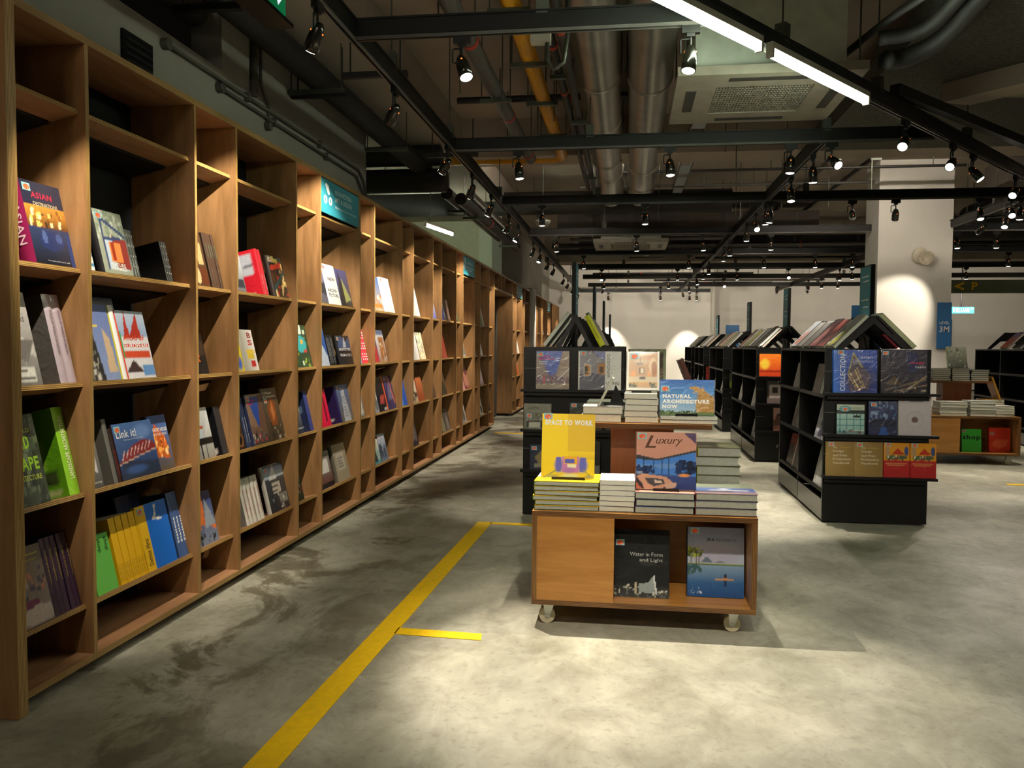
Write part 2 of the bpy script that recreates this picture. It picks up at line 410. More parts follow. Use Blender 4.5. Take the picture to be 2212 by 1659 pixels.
def make_book(label, w, h, t, ops=None, spine='303030', back=None, texts=(), grid=None, wrap=False, hard=True, pages=None, sticker=False,
              seed=1, spine_text=None, simple=False, M=None, group=None, cat='book', name='book', backart=None):
    m, pm = book_meshes(w, h, t, ops, spine, back, texts, grid, wrap, hard, pages, sticker, seed, backart=backart)
    cm = WRAP if wrap else PRINT
    if simple:
        o = len(m.v); m.v += pm.v; m.f += [tuple(o+i for i in f) for f in pm.f]; m.mi += [1]*len(pm.f); m.sm += pm.sm; m.col += pm.col
        ob = m.build(name, [cm, pages or PAGES], None, True)
        if M is not None: ob.matrix_world = M
        return tag(ob, label, cat, group)
    root = thing(name, label, cat, M, group)
    m.build('cover', cm, root, True); pm.build('page_block', pages or PAGES, root)
    if texts:
        byc = {}
        for tx in texts:
            s, u, v, tw, th, c = tx[:6]; bold = tx[6] if len(tx) > 6 else 0.0; shear = tx[7] if len(tx) > 7 else 0.0; rot = tx[8] if len(tx) > 8 else 0
            q = byc.setdefault(c, MB())
            T = Matrix.Translation((u*w, -0.0007, v*h)) @ XZ @ Matrix.Rotation(R(rot), 4, 'Z')
            W = None if tw is None else tw*(w if rot % 180 == 0 else h); H = None if th is None else th*(h if rot % 180 == 0 else w)
            put_text(q, s, T, W, H, bold, shear)
        for c, q in byc.items(): q.build('cover_title', letmat(c), root)
    if spine_text:
        s, z1, ln, hh, c = spine_text[:5]; bold = spine_text[5] if len(spine_text) > 5 else 0.01
        q = MB(); bow = min(0.006, t*0.15) if hard else 0.0
        if len(spine_text) > 6: T = Matrix(((0, 0, -1, -bow-0.0008), (0, 1, 0, t*0.5-hh*t/2), (1, 0, 0, (z1-ln)*h), (0, 0, 0, 1)))
        else: T = Matrix(((0, 0, -1, -bow-0.0008), (0, -1, 0, t*0.5+hh*t/2), (-1, 0, 0, z1*h), (0, 0, 0, 1)))
        put_text(q, s, T, ln*h, hh*t, bold); q.build('spine_title', letmat(c), root)
    if sticker:
        sw, sh = (0.042, 0.03); su, sv = (0.012, h-0.012-sh) if sticker is True else (sticker[0]*w, sticker[1]*h)
        q = MB(); q.box(su, su+sw, -0.0012, -0.0002, sv, sv+sh, 0)
        q.add([(su+sw*.5+sw*.38*math.cos(a), -0.0018, sv+sh*.46+sh*.38*math.sin(a)) for a in [i*math.pi/8 for i in range(16)]], [tuple(range(16))], 1)
        q.box(su+sw*.62, su+sw*.68, -0.0022, -0.0018, sv+sh*.2, sv+sh*.42, 2)
        q.build('price_sticker', [STK_B, STK_O, STK_W], root)
    return root
STK_B = mat('sticker_blue', '8fc3c9', 0.5, var=0.03); STK_O = mat('sticker_orange', 'e5663a', 0.5, var=0.1, scale=90); STK_W = mat('sticker_white', 'e8e0d0', 0.5)

def sub(name, mb, mats, root, color=False):
    l = root.matrix_world.translation if root.parent is None else Vector((0, 0, 0))
    mb.v = [(x-l[0], y-l[1], z-l[2]) for x, y, z in mb.v]
    return mb.build(name, mats, root, color)

# ------------------------------------------------------------------ the room
struct('floor', MB().box(-9, 14, -3, 30, -0.1, 0), FLOORM)
ZS = 3.9
struct('ceiling', MB().box(-9, 14, -3, 30, ZS, ZS+0.2), SLAB)
wl = MB()
wl.box(-2.7, -2.5, -3, 4.9, 0, 3.03)            # low part with a dark recess above
wl.box(-2.7, -2.5, 4.9, 7.75, 0, ZS)
wl.box(-2.7, -2.5, 7.75, 16.4, 0, 2.5)
wl.box(-2.7, -2.5, 16.4, 30, 0, ZS)
struct('wall_left', wl, GREYW)
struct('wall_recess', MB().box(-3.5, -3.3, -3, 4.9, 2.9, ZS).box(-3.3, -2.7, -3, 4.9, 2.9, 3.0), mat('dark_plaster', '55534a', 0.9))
struct('wall_side_room', MB().box(-9, -2.7, 17.0, 17.2, 0, ZS).box(-9, -8.8, 7.6, 17, 0, ZS).box(-9, -2.7, 7.5, 7.65, 0, ZS), mat('pale_green_plaster', 'd0cfb4', 0.8, var=0.05))
struct('wall_back', MB().box(-2.7, 2.55, 26.5, 26.8, 0, ZS).box(2.55, 14, 28, 28.3, 0, ZS).box(2.55, 2.7, 26.8, 28, 0, ZS), WHITE)
struct('wall_right', MB().box(13.8, 14, -3, 30, 0, ZS), WHITE)
struct('wall_front', MB().box(-9, 14, -3.2, -3, 0, ZS), GREYW)
struct('trim_1', MB().box(-2.5, -1.9, -3, 14, 3.53, ZS), SLAB)               # low soffit beam along the bookcase
struct('trim_2', MB().box(1.9, 13.5, 1.0, 9.35, 3.45, 3.62), SLABD)            # dark sprayed soffit
struct('trim_3', MB().box(-1.9, 13.8, 9.4, 9.9, 3.48, ZS), SLAB)
struct('trim_4', MB().box(-1.9, 13.8, 19.0, 19.8, 3.25, ZS), SLAB)
struct('trim_5', MB().prism([(2.7, 7.2), (4.6, 5.2), (4.6, 7.4)], 2, 3.36, 3.45), mat('pale_soffit', '98957f', 0.85))
struct('trim_6', MB().prism([(2.45, 7.1), (4.6, 4.7), (4.6, 5.2), (2.7, 7.2)], 2, 3.30, 3.45), SLAB)
struct('trim_7', MB().box(1.0, 1.3, -3, 5.0, 3.6, ZS).box(-0.9, -0.6, -3, 5.5, 3.65, ZS), BEAMG)
struct('column_1', MB().box(3.38, 4.34, 12.0, 12.62, 0, ZS), WHITE)
struct('column_2', MB().box(-3.02, -2.6, 16.7, 16.99, 0, 3.7), mat('white_paint_clean', 'd8dcc4', 0.7, var=0.02))
struct('column_3', MB().box(-2.5, -2.12, 18.42, 19.25, 0, 2.62), WHITE)
struct('trim_8', MB().box(6.9, 13.8, 20.0, 20.3, 2.60, 2.885), mat('green_bulkhead', '65705c', 0.7, var=0.2, scale=3))

# yellow direction sign on the bulkhead
sg = thing('parking_sign', 'yellow painted arrow and letter P on the green bulkhead', 'sign', (7.6, 19.99, 2.7))
q = MB(); q.prism([(7.28, 2.745), (7.50, 2.84), (7.50, 2.795), (7.38, 2.745), (7.50, 2.695), (7.50, 2.65)], 1, 19.985, 19.995); sub('arrow', q, YELLOW, sg)
q = MB(); put_text(q, 'P', Matrix.Translation((7.66, 19.99, 2.655)) @ XZ, 0.13, 0.18, 0.03); sub('letter', q, YELLOW, sg)

# painted floor lines
def line(pts, label):
    o = MB().prism(pts, 2, 0.0005, 0.003).build('floor_line', YELLOW); tag(o, label, 'floor marking'); return o
line([(-1.235, 0.5), (-1.125, 0.5), (-1.0, 6.17), (-1.11, 6.17)], 'long yellow painted floor line running along the aisle beside the bookcase')
line([(-1.06, 3.69), (-0.645, 3.67), (-0.655, 3.755), (-1.06, 3.775)], 'short yellow painted stub branching off the long floor line near the cart')
line([(-1.01, 6.10), (0.1, 6.08), (0.1, 6.15), (-1.01, 6.17)], 'yellow painted floor line crossing behind the front display cart')
line([(-2.0, 12.45), (-1.5, 12.42), (-1.5, 12.53), (-2.0, 12.56)], 'short yellow floor dash far down the aisle near the doorway')
line([(0.5, 11.6), (1.4, 11.6), (1.4, 11.68), (0.5, 11.68)], 'thin yellow floor line between the rows of black units')
line([(3.75, 8.72), (5.4, 8.66), (5.4, 8.78), (3.75, 8.82)], 'yellow floor line on the open floor before the far cart')
line([(4.0, 9.0), (4.9, 9.0), (4.9, 9.12), (4.1, 9.12)], 'faded yellow floor dash just beyond the line before the far cart')
line([(0.28, 2.08), (0.42, 2.02), (0.45, 2.04), (0.31, 2.11)], 'small worn yellow paint scrap on the open floor in front')

# ------------------------------------------------------------------ the long plywood bookcases
XF, XB = -2.15, -2.49
TILT = R(13)
ROWZ = [1.645, 1.188, 0.738, 0.278]
def shelf_frame(z): return Matrix.Translation((-2.185, 0, z)) @ Matrix.Rotation(-TILT, 4, 'Y')
def bookcase(label, divs, skip=(), end_near=None, signs=()):
    root = thing('bookcase', label, 'bookcase', (-2.32, divs[0], 0))
    y0, y1 = divs[0], divs[-1]
    sub('top_board', MB().box(XB, XF, y0, y1, 2.532, 2.562, [2, 1, 0, 0, 0, 0]), [PLY_Y, EDGE_Z, BLACKB], root)
    runs = []; s = y0
    for a, b in skip: runs.append((s, a)); s = b
    runs.append((s, y1))
    for a, b in runs:
        sub('bottom_board', MB().box(XB, XF, a, b, 0.045, 0.072, [0, 1, 0, 0, 0, 0]), [PLY_Y, EDGE_Z], root)
        sub('plinth', MB().box(XB+0.02, XF-0.09, a+0.03, b-0.03, 0.001, 0.045), BLACKB, root)
        sub('back_panel', MB().box(XB-0.008, XB, a, b, 0.072, 2.532), BLACKB, root)
    for i, y in enumerate(divs):
        inside = any(a+0.05 < y < b-0.05 for a, b in skip)
        z0 = 2.29 if inside else 0.072
        if i == 0 and end_near:
            sub('end_panel', MB().box(XB-0.01, XF+0.02, y-0.045, y+0.003, 0.001, 2.60, [0, 1, 0, 0, 0, 0]), [PLY_Z, EDGE_Y], root)
        else:
            sub('divider', MB().box(XB, XF+0.0005, y-0.0105, y+0.0105, z0, 2.532, [0, 1, 0, 0, 0, 0]), [PLY_Z, EDGE_Y], root)
    for a, b in skip:
        sub('door_head', MB().box(XB, XF, a, b, 2.255, 2.29, [0, 1, 0, 0, 0, 0]), [PLY_Y, EDGE_Z], root)
        sub('back_panel', MB().box(XB-0.008, XB, a, b, 2.29, 2.532), BLACKB, root)
    for a, b in zip(divs[:-1], divs[1:]):
        if any(c-0.05 < a and b < d+0.05 for c, d in skip): continue
        for z in [2.275]+ROWZ:
            F = shelf_frame(z)
            sub('shelf_board', MB().box(-0.12, 0, a+0.0108, b-0.0108, -0.019, 0, [0, 1, 0, 0, 0, 0], F), [PLY_Y, EDGE_Z], root)
            sub('shelf_tray', MB().box(-0.305, -0.12, a+0.03, b-0.03, -0.032, -0.006, 0, F), BLACKB, root)
    return root
DA = [2.67, 3.09, 3.93, 4.37, 5.21, 5.64, 6.51, 6.9, 7.77, 8.2, 9.05, 9.5, 10.34, 10.76, 11.62, 12.05, 12.84, 13.36,
      14.1, 14.52, 15.55, 16.1, 16.95, 17.4, 18.25]
bookcase('long near plywood bookcase lining the left wall with a doorway through it', DA, [(13.36, 15.55)], end_near=True)
DB = [19.4, 19.85, 20.7, 21.15, 22.0, 22.4, 23.25, 23.7, 24.5, 24.95, 25.7, 26.2]
bookcase('farther plywood bookcase beyond the white pier by the back wall', DB)
struct('door_1', MB().box(-2.50, -2.44, 13.40, 15.50, 0.001, 2.25), mat('dark_grey_door', '3b3c38', 0.6))

def bay_sign(y0, y1, label, big=False):
    root = thing('section_sign', label, 'sign', (-2.155, (y0+y1)/2, 2.30), 'teal section signs set into the top of the bookcase')
    z0, z1 = 2.287, 2.528
    sub('panel', MB().box(-2.172, -2.158, y0+0.012, y1-0.012, z0, z1), TEAL, root)
    T = lambda y, z: Matrix(((0, 0, 1, -2.1568), (1, 0, 0, y), (0, 1, 0, z), (0, 0, 0, 1)))
    W = y1-y0; q = MB()
    if big:
        put_text(q, 'NON-FICTION:', T(y0+W*0.36, 2.452), W*0.42, 0.034, 0.006)
        put_text(q, 'ART & DESIGN', T(y0+W*0.36, 2.398), W*0.42, 0.034, 0.006)
        put_text(q, 'Bahan bacaan: Seni & Reka bentuk', T(y0+W*0.36, 2.352), W*0.55, 0.018)
    else:
        put_text(q, 'NON-FICTION', T(y0+W*0.36, 2.44), W*0.42, 0.03, 0.004)
        q.box(-2.1585, -2.1568, y0+W*.36, y0+W*.85, 2.39, 2.40); q.box(-2.1585, -2.1568, y0+W*.36, y0+W*.75, 2.355, 2.365)
    # the swash and the two dotted rings
    c = y0+W*0.17
    for k in (0, 1): q.add([(-2.1566, c-0.035+k*0.1+0.035*math.cos(a), 2.385+0.03*math.sin(a)) for a in [i*math.pi/8 for i in range(16)]], [tuple(range(16))])
    q.prism([(c+0.02, 2.425), (c+0.055, 2.43), (c+0.03, 2.49), (c-0.02, 2.505), (c-0.04, 2.49), (c-0.015, 2.465)], 0, -2.1585, -2.1566)
    sub('lettering', q, LETTER, root)
    q = MB()
    for k in (0, 1): q.add([(-2.1562, c-0.035+k*0.1+0.012*math.cos(a), 2.385+0.018*math.sin(a)) for a in [i*math.pi/8 for i in range(16)]], [tuple(range(16))])
    sub('ring_centres', q, TEAL, root)
bay_sign(5.64, 6.51, 'teal sign reading NON-FICTION: ART & DESIGN in the bookcase, nearest such sign', True)
bay_sign(10.76, 11.62, 'second teal section sign along the bookcase, before the doorway')
bay_sign(16.1, 16.95, 'third teal section sign, just beyond the doorway in the bookcase')
bay_sign(22.4, 23.25, 'farthest small teal section sign, on the bookcase by the back wall')

# ------------------------------------------------------------------ books in the bookcase
def bay_y(px, X=-2.2):
    a = math.atan((px-1106)/1790.0); return -X/math.tan(R(7.9)-a)
RN = ['top', 'second', 'third', 'lowest']
SHALLOW = -0.014
def F(bay, row, p0, p1, h, t, desc, ops, spine, n=1, dx=0.0, **k):
    """face-out book; p0..p1 the ends of its cover along the shelf; n copies one behind another"""
    y0, y1 = max(bay_y(p0), DA[bay]+0.012), min(bay_y(p1), DA[bay+1]-0.012); simple = y0 > 8.0
    if y0 > 6.6: y1 = min(y1, y0+0.85*h)
    h = min(h, 0.40)
    k.setdefault('grid', (30, 38) if y0 < 4.4 else (20, 26) if y0 < 7 else (12, 16))
    if simple: k.pop('texts', None); k.pop('spine_text', None); k.pop('sticker', None)
    elif 'sticker' not in k: k['sticker'] = True
    for i in range(n):
        M = shelf_frame(ROWZ[row]) @ Matrix.Translation((SHALLOW-dx-i*(t+0.002), y0, 0.001)) @ Matrix.Rotation(R(90), 4, 'Z')
        lb = f"{desc} on the {RN[row]} shelf, {ordn(bay)} bay"
        if n > 1: lb = f"{desc} on the {RN[row]} shelf, {ordn(bay)} bay, {'front copy' if i == 0 else ordn(i)+' behind it'}"
        kk = dict(k)
        if i: kk.pop('texts', None); kk['sticker'] = False
        make_book(lb, y1-y0, h, t, ops, spine, M=M, simple=simple, seed=int(p0*7+row), group='books in the wall bookcase', **kk)
def S(bay, row, p0, n, t, h, wd, desc, spine, back=None, dx=0.0, **k):
    """n spine-out copies side by side from p0 on"""
    y0 = max(bay_y(p0), DA[bay]+0.012); y0 = min(y0, DA[bay+1]-0.014-n*(t+0.0016)); simple = y0 > 8.0
    if simple: k.pop('spine_text', None)
    for i in range(n):
        M = shelf_frame(ROWZ[row]) @ Matrix.Translation((SHALLOW-dx-0.003*((i*7) % 3)/2, y0+(i+1)*(t+0.0016), 0.001)) @ Matrix.Rotation(R(180), 4, 'Z')
        lb = f"{desc} spine out on the {RN[row]} shelf, {ordn(bay)} bay"
        if n > 1: lb = f"{ordn(i)} {desc}, spine out on the {RN[row]} shelf, {ordn(bay)} bay"
        kk = dict(k)
        if i: kk.pop('backart', None)
        make_book(lb, wd, h, t, kk.pop('cover', back or spine), spine, back or spine, M=M, simple=simple, group='books in the wall bookcase', **kk)
W_ = 'f2efe6'
# nearest bay
F(0, 0, 84, 150, .32, .06, 'magenta hardback half hidden behind the bookcase end', 'a0205a', '8c1c4e', dx=0.068, sticker=False)
F(0, 0, 84, 170, .33, .062, 'thick magenta hardback titled ASIAN with a glowing interior', [('f', '1c2038'), ('g', '5a3410', 'c88a30', .45, .72), ('d', .08, .48, .92, .7, 22, ['e8b860', '8a5418', 'f8dca0', '3a2410'], .05), ('g', '0e1018', '28365a', 0, .45), ('e', .5, .3, .3, .12, '1c2c5c'), ('e', .35, .34, .06, .08, '4a5c8c'), ('e', .7, .34, .08, .06, '3c5084'), ('r', .9, 0, 1, .4, '23386e'), ('n', .2)], '8c1c4e',
  grid=(44, 54), texts=[('ASIAN', .22, .80, .52, .075, 'b0233c', .02), ('DESTINATIONS', .24, .71, .6, .045, 'd8c8a0'), ('from the far east to the far south', .3, .05, .55, None, 'c8c8c8')], spine_text=('ASIAN', .72, .48, .5, 'e8c8d0', .01))
F(0, 1, 20, 92, .36, .05, 'grey hardback titled ATLAS OF WORLD INTERIORS', [('g', '6a6763', 'b4b1ac'), ('p', [(0, .5), (1, .3), (1, .42), (0, .7)], 'b8b4ae'), ('p', [(0, .32), (.7, .25), (1, .5), (.2, .5)], '67635f'), ('r', .25, .05, .85, .2, 'c8c8be'), ('k', .25, .06, .85, .2, 3, '555350'), ('n', .1)], '5b5955',
  texts=[('AS OF', .3, .84, .45, .05, '1e1d1c'), ('WORLD', .2, .76, .55, .05, '1e1d1c'), ('INTERIORS', .1, .68, .75, .05, '1e1d1c')], sticker=False, wrap=True)
S(0, 1, 129, 2, .048, .36, .24, 'thick lilac grey wrapped hardback', 'a99aa2', '5a5752', wrap=True, spine_text=('ATLAS OF WORLD INTERIORS', .82, .5, .25, '6a5f66'))
F(0, 2, 22, 104, .345, .045, 'dark green hardback titled LANDSCAPE ARCHITECTURE', [('f', '39462f'), ('d', 0, 0, 1, 1, 90, ['22301c', '4c5c3c', '2c3826', '66755a', '1a2416'], .07), ('n', .2)], '2e3a26',
  texts=[('WORLD', .28, .80, .55, .05, 'b8c84a', .02), ('LAND', .2, .62, .55, .15, '8fc02a', .03), ('SCAPE', .12, .38, .78, .15, '8fc02a', .03), ('ARCHITECTURE', .1, .27, .8, .06, 'b8c84a', .02)], wrap=True, sticker=False)
S(0, 2, 151, 1, .062, .36, .25, 'thick bright green hardback', '8cc928', '6fae1c', wrap=True, spine_text=('LANDSCAPE ARCHITECTURE', .9, .72, .4, 'eef6cc', .02, 1),
  backart=[('f', '5f9c18'), ('r', .05, .66, .62, .86, 'a4401c'), ('r', .05, .8, .6, .86, '3a3418'), ('r', .22, .3, .7, .64, '86b838'), ('r', .1, .16, .9, .3, '3c4c24'), ('r', .66, .04, .9, .11, 'b8c48a')])
F(0, 3, 30, 112, .30, .03, 'softcover titled Shopping Experience with a shop interior', [('g', '8a7a70', '5a4a3c'), ('r', .05, .5, .45, .72, '9c8c94'), ('d', .1, .35, .9, .7, 30, ['5a6a9a', 'd8d0cc', '3a3a4c', 'b06a50', '6a5a54'], .05), ('e', .45, .27, .2, .07, '6a1c4a'), ('e', .6, .12, .5, .12, 'b8a8a0'), ('n', .12)], '3a1e38',
  texts=[('Shopping Experience', .05, .87, .8, .045, 'd8d040', .01), ('Retail & Showrooms', .1, .81, .7, .03, 'd8d040')], sticker=False)
S(0, 3, 114, 5, .031, .31, .22, 'purple paperback', '36203a', '2a182c', wrap=True, spine_text=('Shopping Experience', .84, .42, .35, 'a89a3c', .01))
# second bay
F(1, 0, 190, 214, .27, .02, 'white paperback with teal stripes', [('f', 'e4e6e2')]+[('r', 0, .08+.16*i, 1, .15+.16*i, '4a8fae') for i in range(6)], 'dfe2e0', dx=.01, sticker=False)
F(1, 0, 231, 291, .285, .035, 'thick NATURE FRAMED hardback with a house photo', [('f', 'a3ab96'), ('d', 0, .55, 1, 1, 40, ['8a9880', 'b4bcaa', 'c8d0c0', '76846c'], .07), ('r', .16, .08, .9, .55, 'c4d4e0'), ('p', [(.5, .12), (.5, .62), (1, .58), (1, .1)], '9a3c34'), ('r', .34, .2, .75, .52, 'f0904c'), ('r', .4, .22, .5, .5, 'a83a20'), ('l', .18, .1, .18, .9, .03, '3c4c74'), ('l', .18, .88, .98, .62, .03, '3c4c74'), ('l', .2, .56, .8, .58, .025, '3c4c74'), ('n', .08)], '1c1b1c',
  grid=(34, 42), texts=[('NATURE', .28, .13, .5, .055, 'eef0e4', .02), ('FRAMED', .28, .07, .52, .055, 'eef0e4', .02)])
S(1, 0, 290, 3, .02, .22, .2, 'slim black and grey hardback', '494a44', '2a2a26', spine_text=('l l l l', .9, .7, .25, 'c0c0b8', .02), wrap=True)
F(1, 0, 314, 322, .2, .02, 'narrow grey green paperback', '4d5344', '3c4034', dx=.06, sticker=False)
S(1, 0, 363, 3, .019, .2, .2, 'black square softcover', '2e2c28', '121210', spine_text=('l l l l l', .9, .7, .25, 'b8b4a8', .02))
F(1, 1, 190, 262, .335, .04, 'large hardback with a patterned tower on a blue sky', [('g', '8a9cc4', '6a7ab0'), ('p', [(.05, 0), (.55, 0), (.42, .6), (.22, .82), (.08, .7)], '2e2c28'), ('d', .1, .05, .42, .68, 46, ['c8c4b8', 'a8a294', '77726a'], .05), ('p', [(.7, .1), (.95, .1), (.9, .55), (.72, .68)], 'd0b490'), ('r', .0, .78, .35, .82, 'e8d020'), ('r', .0, .70, .6, .73, 'e8d020'), ('r', .0, .52, .2, .55, 'e8d020'), ('n', .06)], 'f2f0ec',
  grid=(34, 42), sticker=False)
S(1, 1, 265, 1, .034, .335, .22, 'thick white and yellow hardback', 'f6f3ee', 'd9d24a')
F(1, 1, 278, 337, .315, .03, 'hardback titled ATLAS OF EUROPEAN ARCHITECTURE', [('f', 'e8e6ea'), ('g', '98b4d8', 'c4d0e0', .62, 1), ('p', [(.15, .6), (.3, 1), (.35, .62), (.7, .96), (.75, .6)], 'b83424'), ('r', .1, .45, .95, .52, 'd83c24'), ('r', .05, .3, .95, .42, 'dc5a3c'), ('p', [(0, .1), (.3, .28), (.6, .1)], '4a3434'), ('r', .6, .05, 1, .2, '6a9cd4'), ('r', 0, .3, .06, .7, '3aa050'), ('n', .06)], 'd83a24',
  grid=(30, 38), texts=[('ATLAS OF', .1, .56, .75, .08, 'e04a24', .03), ('EUROPEAN', .1, .44, .8, .09, 'faf8f4', .03), ('ARCHITECTURE', .1, .33, .82, .07, 'e04a24', .03)], sticker=False)
F(1, 1, 250, 322, .40, .045, 'tall red atlas standing behind the white books', [('g', 'a8b8d0', '3e5a86', .6, 1), ('f', '8c2a20'), ('g', 'd0d4d8', '50607c', .86, 1), ('r', 0, .8, .25, 1, 'b02818'), ('n', .1)], '8e231a', dx=.10, sticker=(.1, .9))
F(1, 2, 190, 221, .255, .03, 'grey hardback lettered Glancey with a misty photo', [('g', '4a4844', '8f8c86'), ('p', [(.2, .3), (.8, .25), (.75, .85), (.2, .85)], 'd8cfd0'), ('n', .08)], '6c6a64', texts=[('Glancey', .1, .06, .8, .06, 'e8e6e0')], sticker=False)
S(1, 2, 242, 1, .03, .285, .12, 'mid grey hardback', '6a6862', '58564f')
S(1, 2, 252, 1, .022, .24, .2, 'black and red hardback', '2c1512', '1a1414', spine_text=('MASTERPIECES', .6, .5, .4, 'a03020', .01))
F(1, 2, 262, 345, .255, .03, 'landscape hardback titled Link it! with a red bridge', [('g', '1c2c58', '4a6ea8'), ('b', .7, .8, .25, .15, '6a8cc4'), ('r', 0, 0, 1, .1, '1a2230'), ('p', [(0, .0), (.1, .35), (.4, .3), (1, .22), (1, 0)], '27344e'), ('p', [(.0, .28), (.12, .42), (.35, .56), (.7, .66), (.92, .6), (1, .5), (.9, .42), (.5, .40), (.1, .28)], '8c2a2c')]+[('l', .1+.1*i, .36+.02*i, .18+.1*i, .5+.018*i, .012, 'd8b8b8') for i in range(8)]+[('l', .0, .28, 1, .46, .012, 'c8a89a'), ('b', .4, .15, .3, .08, '3a5a94'), ('n', .05)], '241418',
  grid=(44, 36), texts=[('Link it!', .06, .74, .5, .14, 'f4f2ec', .015), ('Masterpieces of Bridge Design', .22, .68, .5, .03, 'e4e2dc')])
F(1, 2, 346, 384, .27, .03, 'COUNTRY HOUSE ARCHITECTURE + DESIGN hardback glowing orange', [('g', '5a5040', '3c64a8', 0, 1), ('p', [(.1, .25), (.1, .6), (.3, .85), (.45, .8), (.8, .6), (.85, .2)], 'c05a20'), ('d', .1, .22, .85, .62, 26, ['ffb050', 'f08030', '6a2c14', 'ffd890'], .07), ('n', .08)], '27364f',
  grid=(26, 32), texts=[('COUNTRY HOUSE', .02, .70, .95, .07, 'ecebe4', .02), ('ARCHITECTURE + DESIGN', .05, .63, .85, .045, 'ecebe4')], dx=.02, sticker=False)
S(1, 3, 203, 3, .048, .25, .2, 'green paperback lettered shop', '63b84a', '4fa43a', spine_text=('shop', .93, .24, .62, '142a10', .01), hard=False)
S(1, 3, 255, 13, .0148, .30, .22, 'slim yellow paperback', 'e6b412', 'd8a808', hard=False, spine_text=('Damien Hirst', .3, .25, .5, '5a4404', 0, 1))
F(1, 3, 314, 378, .31, .022, 'blue paperback with a yellow strip and white squiggle', [('f', '0d6ad0'), ('r', 0, 0, .28, 1, 'e8b818'), ('l', .62, .95, .58, .8, .02, W_), ('l', .58, .8, .5, .76, .02, W_), ('l', .5, .76, .78, .72, .02, W_), ('n', .03)], 'e6b412', hard=False,
  grid=(30, 40), texts=[('Damien Hirst', .22, .08, .42, .13, '14140c', .01, 0, 90)])
S(1, 3, 382, 3, .03, .33, .2, 'slate blue hardback lettered Stations', '3e5a8c', '2b3c64', wrap=True, spine_text=('Stations', .62, .40, .55, 'f4f6fa', .03, 1))
F(1, 3, 330, 378, .37, .02, 'tall dark blue hardback behind the blue paperback', '26365a', '26365a', dx=.13, sticker=False)
# third bay
F(2, 0, 427, 457, .30, .03, 'brown art hardback with window frames painting', [('f', '4c3520'), ('r', .1, .45, .35, .8, 'a8885a'), ('r', .5, .4, .85, .8, 'b89a68'), ('l', .3, .3, .3, .85, .02, '2a1c10'), ('e', .25, .2, .2, .15, 'c8a878'), ('r', .5, .05, .95, .35, '5a2c14'), ('n', .15)], '3a2a1c', sticker=False, texts=[('CREATIONS', .1, .88, .7, .04, 'd8d0c0')])
S(2, 0, 461, 4, .03, .305, .2, 'dark brown hardback with green band', '4a3426', '33241a', wrap=True, spine_text=('CREATIONS', .8, .25, .3, '6a9a7a'))
F(2, 1, 427, 452, .22, .03, 'black hardback with an orange title', [('f', '1e1815'), ('r', .2, .45, .9, .8, '3c2c20'), ('n', .2)], '171310', texts=[('FIX', .45, .3, .35, .12, 'e8641c', .02, 0, 90)], sticker=False)
F(2, 2, 424, 465, .275, .03, 'hardback with a black raised building on white sky', [('g', '8a8478', 'd0d4d4'), ('r', 0, .28, 1, .42, '14130f'), ('l', .35, 0, .35, .3, .03, '1c1a18'), ('l', .6, 0, .6, .3, .03, '1c1a18'), ('p', [(.1, .42), (.5, .9), (.55, .42)], 'b8c4cc'), ('r', .4, .6, .6, .64, 'b8502c'), ('n', .1)], '1b1b1c', texts=[('LIVES', .3, .58, .3, .04, 'b8502c')], sticker=False)
S(2, 2, 482, 3, .024, .27, .22, 'glossy black hardback', '26262a', '101012', wrap=True, backart=[('f', '141416'), ('r', .6, .04, .9, .12, 'd8d4cc')])
F(2, 3, 424, 470, .28, .03, 'blue hardback with an orange framed facade', [('g', '7a8090', '24407c', 0, .9), ('r', 0, .85, 1, 1, '2a3a68'), ('p', [(.3, .3), (.42, .95), (.6, .92), (.55, .42), (.95, .22), (1, .32), (.3, .38)], 'd8743c'), ('p', [(.5, .3), (.68, .9), (1, .35)], '8e96a0'), ('d', .1, .05, .95, .22, 14, ['1c1c20', '5c5c60'], .05), ('n', .06)], '1c2c54', texts=[('DELPH', .05, .88, .35, .05, 'd0d4e0')], sticker=False)
# fourth bay
F(3, 0, 514, 534, .27, .02, 'silver white hardback at the left edge', [('g', '6a6a70', 'd8dade'), ('r', .2, .1, .9, .3, '3a3a40'), ('n', .1)], 'b8bac0', sticker=False, dx=.0)
S(3, 0, 570, 2, .04, .29, .24, 'thick red hardback', 'c8303a', 'c41f2c', wrap=True, spine_text=('STREET ARCHITECTURE', .45, .42, .3, 'f0c0c0', .01),
  backart=[('f', 'c82030'), ('r', .12, .5, .9, .92, 'b8bcc6'), ('l', .2, .62, .9, .68, .01, '6a6c74'), ('r', .55, .02, .8, .07, 'e8e0e0')])
F(3, 0, 596, 630, .27, .03, 'hardback with tangled red and gold machine parts', [('f', '3a2c24'), ('d', 0, 0, 1, 1, 30, ['a83024', 'c8a860', '2c4a44', 'e0c890', '5a3820'], .1), ('l', .1, .2, .9, .6, .05, '2f4c48'), ('l', .1, .7, .8, .8, .06, 'c8402c'), ('l', .6, .1, .9, .5, .05, 'd0b070'), ('r', 0, .85, .7, .95, 'c8b060'), ('n', .1)], '2e2420', grid=(24, 30))
F(3, 1, 512, 529, .285, .02, 'yellow and blue paperback', [('f', 'ccb81c'), ('b', .5, .18, .4, .16, '3458b0'), ('r', .1, .8, .5, .85, W_), ('n', .05)], 'd8c420', sticker=False)
